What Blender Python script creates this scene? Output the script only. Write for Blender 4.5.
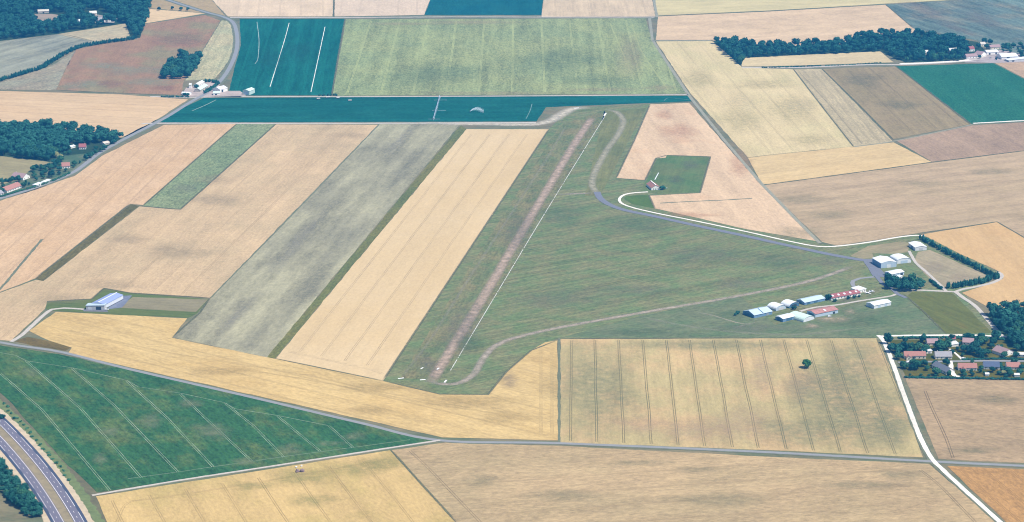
import bpy, bmesh, math, random
import numpy as np
from mathutils import Vector, Matrix, noise as mnoise
for _o in list(bpy.data.objects): bpy.data.objects.remove(_o)
SC = bpy.context.scene
COL = SC.collection
rnd = random.Random(7)

# ---------------------------------------------------------------- camera
CAM_H, CAM_Y, FPX = 787.0, -2600.0, 2400.0
PITCH = math.atan((261 + 425) / FPX)          # the horizon lies 425 px above the frame
cam = bpy.data.cameras.new('camera'); cam_o = bpy.data.objects.new('camera', cam); COL.objects.link(cam_o)
cam_o.location = (0, CAM_Y, CAM_H); cam_o.rotation_euler = (math.pi/2 - PITCH, 0, 0)
cam.sensor_fit = 'HORIZONTAL'; cam.sensor_width = 36; cam.lens = FPX/1024*36
cam.clip_start = 5; cam.clip_end = 60000
SC.camera = cam_o
SC.render.resolution_x, SC.render.resolution_y = 1024, 522
# ---------------------------------------------------------------- world, sun, exposure
SUN_EL, SUN_AZ = math.radians(60), math.radians(-28)     # azimuth from +X (right of the picture) towards +Y (away)
w = bpy.data.worlds.new('World'); SC.world = w; w.use_nodes = True
nt = w.node_tree; bg = nt.nodes['Background']
sky = nt.nodes.new('ShaderNodeTexSky'); sky.sky_type = 'NISHITA'; sky.sun_disc = False
sky.sun_elevation = SUN_EL; sky.sun_rotation = math.pi/2 - SUN_AZ; sky.altitude = 200; sky.dust_density = 1.5
nt.links.new(sky.outputs[0], bg.inputs[0]); bg.inputs[1].default_value = 0.09
sl = bpy.data.lights.new('sun', 'SUN'); sl.energy = 4.6; sl.angle = math.radians(0.5); sl.color = (1, .94, .85)
so = bpy.data.objects.new('sun', sl); COL.objects.link(so); so.location = (600, 300, 900)
sd = Vector((math.cos(SUN_EL)*math.cos(SUN_AZ), math.cos(SUN_EL)*math.sin(SUN_AZ), math.sin(SUN_EL)))
so.rotation_euler = sd.to_track_quat('Z', 'Y').to_euler()
SC.view_settings.view_transform = 'Standard'; SC.view_settings.look = 'None'
SC.view_settings.gamma = 1; SC.view_settings.use_curve_mapping = False
SC.view_settings.exposure = 0.6
SC.cycles.use_denoising = True
SC.cycles.max_bounces = 6; SC.cycles.volume_bounces = 1; SC.cycles.transparent_max_bounces = 12
SC.cycles.filter_width = 1.1

# ---------------------------------------------------------------- picture -> ground
cp, sp = math.cos(PITCH), math.sin(PITCH)
def G(px, py, z=0.0):
    dx, dy = (px-512)/FPX, -(py-261)/FPX
    d = Vector((dx, cp + dy*sp, -sp + dy*cp)); t = (z-CAM_H)/d.z
    return Vector((d.x*t, CAM_Y + d.y*t, z))
def ang(p, q):
    a, b = G(*p), G(*q); return math.atan2(b.y-a.y, b.x-a.x)

# ---------------------------------------------------------------- materials
def newmat(name):
    m = bpy.data.materials.new(name); m.use_nodes = True
    return m, m.node_tree, m.node_tree.nodes['Principled BSDF']
def mathn(nt, op, a, b=None, clamp=False):
    n = nt.nodes.new('ShaderNodeMath'); n.operation = op; n.use_clamp = clamp
    for i, v in enumerate((a, b)):
        if v is None: continue
        if isinstance(v, (int, float)): n.inputs[i].default_value = v
        else: nt.links.new(v, n.inputs[i])
    return n.outputs[0]
def field_group():
    g = bpy.data.node_groups.new('field_shade', 'ShaderNodeTree')
    I = g.interface
    for nm, ty, dv in (('A','NodeSocketColor',(.3,.3,.3,1)),('B','NodeSocketColor',(.3,.3,.3,1)),('Angle','NodeSocketFloat',0),
                       ('Patch','NodeSocketFloat',100),('PatchLo','NodeSocketFloat',.42),('PatchHi','NodeSocketFloat',.62),
                       ('Streak','NodeSocketFloat',.2),('Row','NodeSocketFloat',4),('Fine','NodeSocketFloat',.25),('Seed','NodeSocketFloat',0),
                       ('Band','NodeSocketFloat',.15),('BandW','NodeSocketFloat',24),('Mottle','NodeSocketFloat',.17)):
        s = I.new_socket(nm, in_out='INPUT', socket_type=ty); s.default_value = dv
    I.new_socket('Color', in_out='OUTPUT', socket_type='NodeSocketColor')
    N = g.nodes; L = g.links
    gi = N.new('NodeGroupInput'); go = N.new('NodeGroupOutput')
    geo = N.new('ShaderNodeNewGeometry')
    rot = N.new('ShaderNodeVectorRotate'); rot.rotation_type = 'Z_AXIS'; L.new(geo.outputs['Position'], rot.inputs['Vector'])
    neg = mathn(g, 'MULTIPLY', gi.outputs['Angle'], -1.0); L.new(neg, rot.inputs['Angle'])
    sep = N.new('ShaderNodeSeparateXYZ'); L.new(rot.outputs[0], sep.inputs[0])
    def noise(x, y, detail, rough, scale=1.0):
        c = N.new('ShaderNodeCombineXYZ'); L.new(x, c.inputs[0]); L.new(y, c.inputs[1]); L.new(gi.outputs['Seed'], c.inputs[2])
        n = N.new('ShaderNodeTexNoise'); n.inputs['Scale'].default_value = scale; n.inputs['Detail'].default_value = detail
        n.inputs['Roughness'].default_value = rough; L.new(c.outputs[0], n.inputs['Vector']); return n.outputs['Fac']
    x, y = sep.outputs[0], sep.outputs[1]
    px_ = mathn(g, 'DIVIDE', x, gi.outputs['Patch']); py_ = mathn(g, 'DIVIDE', mathn(g, 'MULTIPLY', y, 1.35), gi.outputs['Patch'])
    n1 = noise(px_, py_, 6, .62)
    mr = N.new('ShaderNodeMapRange'); L.new(n1, mr.inputs[0]); L.new(gi.outputs['PatchLo'], mr.inputs[1]); L.new(gi.outputs['PatchHi'], mr.inputs[2])
    mx = N.new('ShaderNodeMix'); mx.data_type = 'RGBA'
    L.new(mr.outputs[0], mx.inputs[0]); L.new(gi.outputs['A'], mx.inputs[6]); L.new(gi.outputs['B'], mx.inputs[7])
    sx = mathn(g, 'DIVIDE', x, 60.0); sy = mathn(g, 'DIVIDE', y, gi.outputs['Row'])
    n2 = noise(sx, sy, 5, .68)
    bx_ = mathn(g, 'DIVIDE', x, 420.0); by_ = mathn(g, 'DIVIDE', y, gi.outputs['BandW'])
    n4 = noise(bx_, by_, 2, .5)
    fx = mathn(g, 'DIVIDE', x, 6.0); fy = mathn(g, 'DIVIDE', y, 3.0)
    n3 = noise(fx, fy, 4, .75)
    mx_ = mathn(g, 'DIVIDE', x, 38.0); my_ = mathn(g, 'DIVIDE', y, 21.0)
    n5 = noise(mx_, my_, 5, .7)
    def amp(n, a): return mathn(g, 'MULTIPLY', mathn(g, 'MULTIPLY', mathn(g, 'SUBTRACT', n, .5), 3.0), a)
    s = mathn(g, 'ADD', mathn(g, 'ADD', amp(n2, gi.outputs['Streak']), amp(n3, gi.outputs['Fine'])), mathn(g, 'ADD', amp(n4, gi.outputs['Band']), mathn(g, 'ADD', amp(n5, gi.outputs['Mottle']), 1.0)))
    s = mathn(g, 'MAXIMUM', s, .25)
    vm = N.new('ShaderNodeVectorMath'); vm.operation = 'SCALE'; L.new(mx.outputs[2], vm.inputs[0]); L.new(s, vm.inputs[3])
    L.new(vm.outputs[0], go.inputs[0])
    return g
FG = field_group()
_seed = [0]
def fmat(name, A, B=None, a=0.0, **k):
    m, nt, b = newmat(name); n = nt.nodes.new('ShaderNodeGroup'); n.node_tree = FG
    n.inputs['A'].default_value = (*A, 1); n.inputs['B'].default_value = (*(B or A), 1); n.inputs['Angle'].default_value = a
    _seed[0] += 3.71; n.inputs['Seed'].default_value = _seed[0]
    for kk, v in k.items(): n.inputs[kk].default_value = v
    nt.links.new(n.outputs[0], b.inputs['Base Color']); b.inputs['Roughness'].default_value = .95
    b.inputs['Specular IOR Level'].default_value = 0
    return m
def pmat(name, c, rough=.7, var=.25, scale=.6, spec=.3, metal=0.0):
    """plain material with procedural mottling"""
    m, nt, b = newmat(name); geo = nt.nodes.new('ShaderNodeNewGeometry')
    n = nt.nodes.new('ShaderNodeTexNoise'); n.inputs['Scale'].default_value = scale; n.inputs['Detail'].default_value = 5; n.inputs['Roughness'].default_value = .65
    nt.links.new(geo.outputs['Position'], n.inputs['Vector'])
    s = mathn(nt, 'ADD', mathn(nt, 'MULTIPLY', mathn(nt, 'SUBTRACT', n.outputs['Fac'], .5), 3*var), 1.0)
    vm = nt.nodes.new('ShaderNodeVectorMath'); vm.operation = 'SCALE'; vm.inputs[0].default_value = c; nt.links.new(s, vm.inputs[3])
    nt.links.new(vm.outputs[0], b.inputs['Base Color']); b.inputs['Roughness'].default_value = rough
    b.inputs['Specular IOR Level'].default_value = spec; b.inputs['Metallic'].default_value = metal
    return m
def softmat(name, c, strength=1.0, grain=1.1, scale=.12, var=.3):
    """worn ground that frays out along its edge: the mesh carries an 'edge' attribute, 0 at the rim"""
    m, nt, b = newmat(name); geo = nt.nodes.new('ShaderNodeNewGeometry'); at = nt.nodes.new('ShaderNodeAttribute'); at.attribute_name = 'edge'
    n = nt.nodes.new('ShaderNodeTexNoise'); n.inputs['Scale'].default_value = scale; n.inputs['Detail'].default_value = 6; n.inputs['Roughness'].default_value = .72
    nt.links.new(geo.outputs['Position'], n.inputs['Vector'])
    s = mathn(nt, 'ADD', mathn(nt, 'MULTIPLY', mathn(nt, 'SUBTRACT', n.outputs['Fac'], .5), 3*var), 1.0)
    vm = nt.nodes.new('ShaderNodeVectorMath'); vm.operation = 'SCALE'; vm.inputs[0].default_value = c; nt.links.new(s, vm.inputs[3])
    nt.links.new(vm.outputs[0], b.inputs['Base Color']); b.inputs['Roughness'].default_value = .95; b.inputs['Specular IOR Level'].default_value = 0
    e = mathn(nt, 'MULTIPLY', at.outputs['Fac'], mathn(nt, 'ADD', mathn(nt, 'MULTIPLY', mathn(nt, 'SUBTRACT', n.outputs['Fac'], .5), 3.2*grain), 1.0))
    al = mathn(nt, 'MULTIPLY', mathn(nt, 'MAXIMUM', e, 0.0), strength, True)
    nt.links.new(al, b.inputs['Alpha']); return m
def leafmat(name, c1, c2):
    m, nt, b = newmat(name); oi = nt.nodes.new('ShaderNodeObjectInfo'); geo = nt.nodes.new('ShaderNodeNewGeometry')
    n = nt.nodes.new('ShaderNodeTexNoise'); n.inputs['Scale'].default_value = .35; n.inputs['Detail'].default_value = 4
    nt.links.new(geo.outputs['Position'], n.inputs['Vector'])
    n2 = nt.nodes.new('ShaderNodeTexNoise'); n2.inputs['Scale'].default_value = .075; n2.inputs['Detail'].default_value = 2
    nt.links.new(geo.outputs['Position'], n2.inputs['Vector'])
    f = mathn(nt, 'ADD', mathn(nt, 'MULTIPLY', oi.outputs['Random'], .5), mathn(nt, 'ADD', mathn(nt, 'MULTIPLY', mathn(nt, 'SUBTRACT', n.outputs['Fac'], .35), .7), mathn(nt, 'MULTIPLY', mathn(nt, 'SUBTRACT', n2.outputs['Fac'], .42), 1.8)), True)
    mx = nt.nodes.new('ShaderNodeMix'); mx.data_type = 'RGBA'; nt.links.new(f, mx.inputs[0])
    mx.inputs[6].default_value = (*c1, 1); mx.inputs[7].default_value = (*c2, 1)
    nt.links.new(mx.outputs[2], b.inputs['Base Color']); b.inputs['Roughness'].default_value = .75; b.inputs['Specular IOR Level'].default_value = .05
    return m

# ---------------------------------------------------------------- mesh helpers
def link(name, me, mat=None, parent=None):
    o = bpy.data.objects.new(name, me); COL.objects.link(o)
    if mat is not None and me is not None and len(me.materials) == 0: me.materials.append(mat)
    if parent is not None: o.parent = parent
    return o
def tag(o, label, cat, group=None, kind=None):
    o['label'] = label; o['category'] = cat
    if group: o['group'] = group
    if kind: o['kind'] = kind
    return o
def pyd(name, v, f):
    me = bpy.data.meshes.new(name); me.from_pydata([tuple(q) for q in v], [], f); me.update(); return me
def thing(name, label, cat, loc=(0,0,0), rz=0.0, group=None):
    o = bpy.data.objects.new(name, None); COL.objects.link(o); o.location = loc; o.rotation_euler = (0, 0, rz); o.empty_display_size = .5
    return tag(o, label, cat, group)
def wobble(pts, step=14.0, amp=.45):
    out = []; n = len(pts)
    for i in range(n):
        a, b = Vector(pts[i][:2]), Vector(pts[(i+1) % n][:2]); L = (b-a).length; k = max(1, min(160, int(L/step)))
        nr = Vector((-(b-a).y, (b-a).x)).normalized() if L > 0 else Vector((0, 0))
        for j in range(k):
            p = a.lerp(b, j/k)
            if j: p = p + nr*amp*(mnoise.noise(Vector((p.x*.045, p.y*.045, 3.1)))*1.6 + rnd.uniform(-.35, .35))
            out.append(p)
    return out
def area(p): return sum(p[i].x*p[(i+1) % len(p)].y - p[(i+1) % len(p)].x*p[i].y for i in range(len(p)))/2
def slab(name, gp, z, mat, parent=None, z0=None, wob=True, amp=.8):
    """ground polygon (metres) as a low slab with a real edge"""
    p = wobble(gp, amp=amp) if wob else [Vector(q[:2]) for q in gp]
    if area(p) < 0: p.reverse()
    n = len(p); z0 = -.02 if z0 is None else z0
    v = [(q.x, q.y, z) for q in p] + [(q.x, q.y, z0) for q in p]
    f = [tuple(range(n))] + [(i, n+i, n+(i+1) % n, (i+1) % n) for i in range(n)]
    return link(name, pyd(name, v, f), mat, parent)
def smooth(pts, step=8.0):
    """Catmull-Rom through ground points"""
    P = [Vector(q[:2]) for q in pts]
    if len(P) == 2:
        k = max(1, int((P[1]-P[0]).length/step)); return [P[0].lerp(P[1], i/k) for i in range(k+1)]
    E = [2*P[0]-P[1]] + P + [2*P[-1]-P[-2]]; out = []
    for i in range(1, len(E)-2):
        a, b, c, d = E[i-1:i+3]; k = max(1, int((c-b).length/step))
        for j in range(k):
            t = j/k; out.append(.5*((2*b) + (c-a)*t + (2*a-5*b+4*c-d)*t*t + (3*b-a-3*c+d)*t**3))
    out.append(P[-1]); return out
def offs(path, o):
    out = []; n = len(path)
    for i, p in enumerate(path):
        t = (path[min(i+1, n-1)] - path[max(i-1, 0)]); t = t.normalized() if t.length else Vector((1, 0))
        out.append(p + Vector((-t.y, t.x))*o)
    return out
def ribbon(name, path, o0, o1, z, mat, parent=None, thick=None, jit=0.0):
    n = len(path)
    if jit:
        L = offs(path, 0); A = []; B = []
        for i, p in enumerate(path):
            t = (path[min(i+1, n-1)] - path[max(i-1, 0)]).normalized(); nr = Vector((-t.y, t.x))
            A.append(p + nr*(o0 + rnd.uniform(-jit, jit))); B.append(p + nr*(o1 + rnd.uniform(-jit, jit)))
    else: A, B = offs(path, o0), offs(path, o1)
    v = [(q.x, q.y, z) for q in A] + [(q.x, q.y, z) for q in B]
    f = [(i, i+1, n+i+1, n+i) if o0 > o1 else (i, n+i, n+i+1, i+1) for i in range(n-1)]
    if thick:
        v += [(x, y, z-thick) for x, y, _ in v]
        m = 2*n
        f += [(i, i+1, m+i+1, m+i) for i in range(n-1)] + [(n+i, m+n+i, m+n+i+1, n+i+1) for i in range(n-1)]
    me = pyd(name, v, f)
    return link(name, me, mat, parent)
def road(name, label, px, width, z, mat, cat='road', jit=0.0, step=8.0, kind='structure', sm=True):
    gp = [G(*q) for q in px]
    path = smooth(gp, step) if sm else [q.xy for q in gp]
    o = ribbon(name, path, width/2, -width/2, z, mat, None, z+.02, jit)
    return tag(o, label, cat, None, kind)
def edgeattr(me, vals):
    at = me.attributes.new('edge', 'FLOAT', 'POINT'); at.data.foreach_set('value', vals)
def softroad(name, label, px, width, z, mat, cat='track', parent=None, sharp=False):
    gp = [G(*q) for q in px]; path = smooth(gp, 6) if not sharp else [q for i in range(len(gp)-1) for q in smooth(gp[i:i+2], 6)[:-1]] + [gp[-1].xy]; rows = [(-.5, 0), (-.25, .75), (0, 1), (.25, .75), (.5, 0)]; v = []; e = []; n = len(path)
    for o_, w_ in rows:
        v += [(q.x, q.y, z) for q in offs(path, o_*width)]; e += [w_ * min(1, .15 + min(i, n-1-i)*.25) for i in range(n)]
    f = [(r*n+i, r*n+i+1, (r+1)*n+i+1, (r+1)*n+i) for r in range(4) for i in range(n-1)]
    me = pyd(name, v, f); edgeattr(me, e); o = link(name, me, mat, parent)
    return o if parent else tag(o, label, cat, None, 'structure')
def inside(pt, poly):
    x, y = pt[0], pt[1]; c = False; n = len(poly)
    for i in range(n):
        a, b = poly[i], poly[(i+1) % n]
        if (a[1] > y) != (b[1] > y) and x < (b[0]-a[0])*(y-a[1])/(b[1]-a[1]) + a[0]: c = not c
    return c
# ---------------------------------------------------------------- ground and fields
#ALB-BEGIN
ALB = {'far_grey': (0.3081, 0.2263, 0.1118), 'far_wheat': (0.5312, 0.405, 0.2667), 'far_pink': (0.4967, 0.3845, 0.2698), 'far_teal': (0.008, 0.0719, 0.0762), 'far_lined': (0.4717, 0.36, 0.2258), 'far_cream': (0.456, 0.379, 0.1911), 'far_buff': (0.4835, 0.3495, 0.2086), 'far_blue': (0.1025, 0.1369, 0.1107), 'dark_lines': (0.008, 0.0812, 0.0604), 'pale_green': (0.2181, 0.2377, 0.1007), 'teal_strip': (0.008, 0.0739, 0.0569), 'left_striped': (0.2383, 0.2327, 0.1633), 'left_pale': (0.358, 0.2916, 0.1738), 'left_grey': (0.2224, 0.2078, 0.1374), 'left_red': (0.2465, 0.1475, 0.0813), 'left_tan': (0.5019, 0.3648, 0.2018), 'left_fan': (0.2968, 0.2876, 0.1645), 'left_wheat': (0.4657, 0.3295, 0.1877), 'mid_orange': (0.4524, 0.3094, 0.1789), 'mid_green': (0.1498, 0.1906, 0.0932), 'mid_greennarrow': (0.106, 0.0894, 0.0284), 'mid_tan': (0.4301, 0.31, 0.1764), 'mid_grey': (0.2744, 0.2534, 0.1593), 'mid_margin': (0.1001, 0.1129, 0.032), 'mid_yellow': (0.4813, 0.3624, 0.2048), 'low_yellow': (0.455, 0.3268, 0.1404), 'low_dark': (0.1243, 0.0882, 0.0215), 'tri_wheat': (0.4738, 0.3404, 0.2111), 'r_yellow': (0.4762, 0.3789, 0.2047), 'r_tip': (0.468, 0.368, 0.2028), 'r_grey': (0.3523, 0.2863, 0.1656), 'r_brown': (0.2318, 0.1754, 0.0881), 'r_green': (0.0198, 0.0959, 0.0497), 'r_farpink': (0.3469, 0.2342, 0.1402), 'r_wheat': (0.4574, 0.3354, 0.1665), 'r_mauve': (0.2902, 0.1989, 0.1236), 'r_big': (0.3433, 0.2503, 0.1468), 'r_wheatedge': (0.4407, 0.2935, 0.1352), 'low_green': (0.0308, 0.088, 0.0304), 'low_wheat': (0.4355, 0.3078, 0.128), 'low_buff': (0.3435, 0.2486, 0.1332), 'low_orange': (0.3431, 0.194, 0.0679), 'low_tan': (0.2989, 0.2124, 0.1197), 'low_tram': (0.3378, 0.2717, 0.1292), 'grass': (0.1531, 0.1515, 0.0701), 'grass_run': (0.166, 0.1485, 0.0693), 'grass_loop': (0.1528, 0.1505, 0.0575), 'grass_south': (0.125, 0.14, 0.072), 'grass_east': (0.1016, 0.1091, 0.0251), 'grass_notch': (0.1083, 0.1324, 0.0489), 'grass_drop': (0.0736, 0.1176, 0.0237), 'dry_meadow': (0.2847, 0.2313, 0.1417), 'dry_corner': (0.2524, 0.202, 0.1129), 'barn_plot': (0.082, 0.1107, 0.0305), 'barn_grey': (0.2034, 0.1763, 0.1001), 'barn_court': (0.15, 0.165, 0.215), 'field_l': (0.2369, 0.2014, 0.0987), 'gardens': (0.0641, 0.07, 0.008)}
#ALB-END
def lin(c): return tuple(((v/255)/12.92 if v/255 <= .04045 else ((v/255+.055)/1.055)**2.4) for v in c)
def shade(c, k): return tuple(x*k for x in c)
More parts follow.
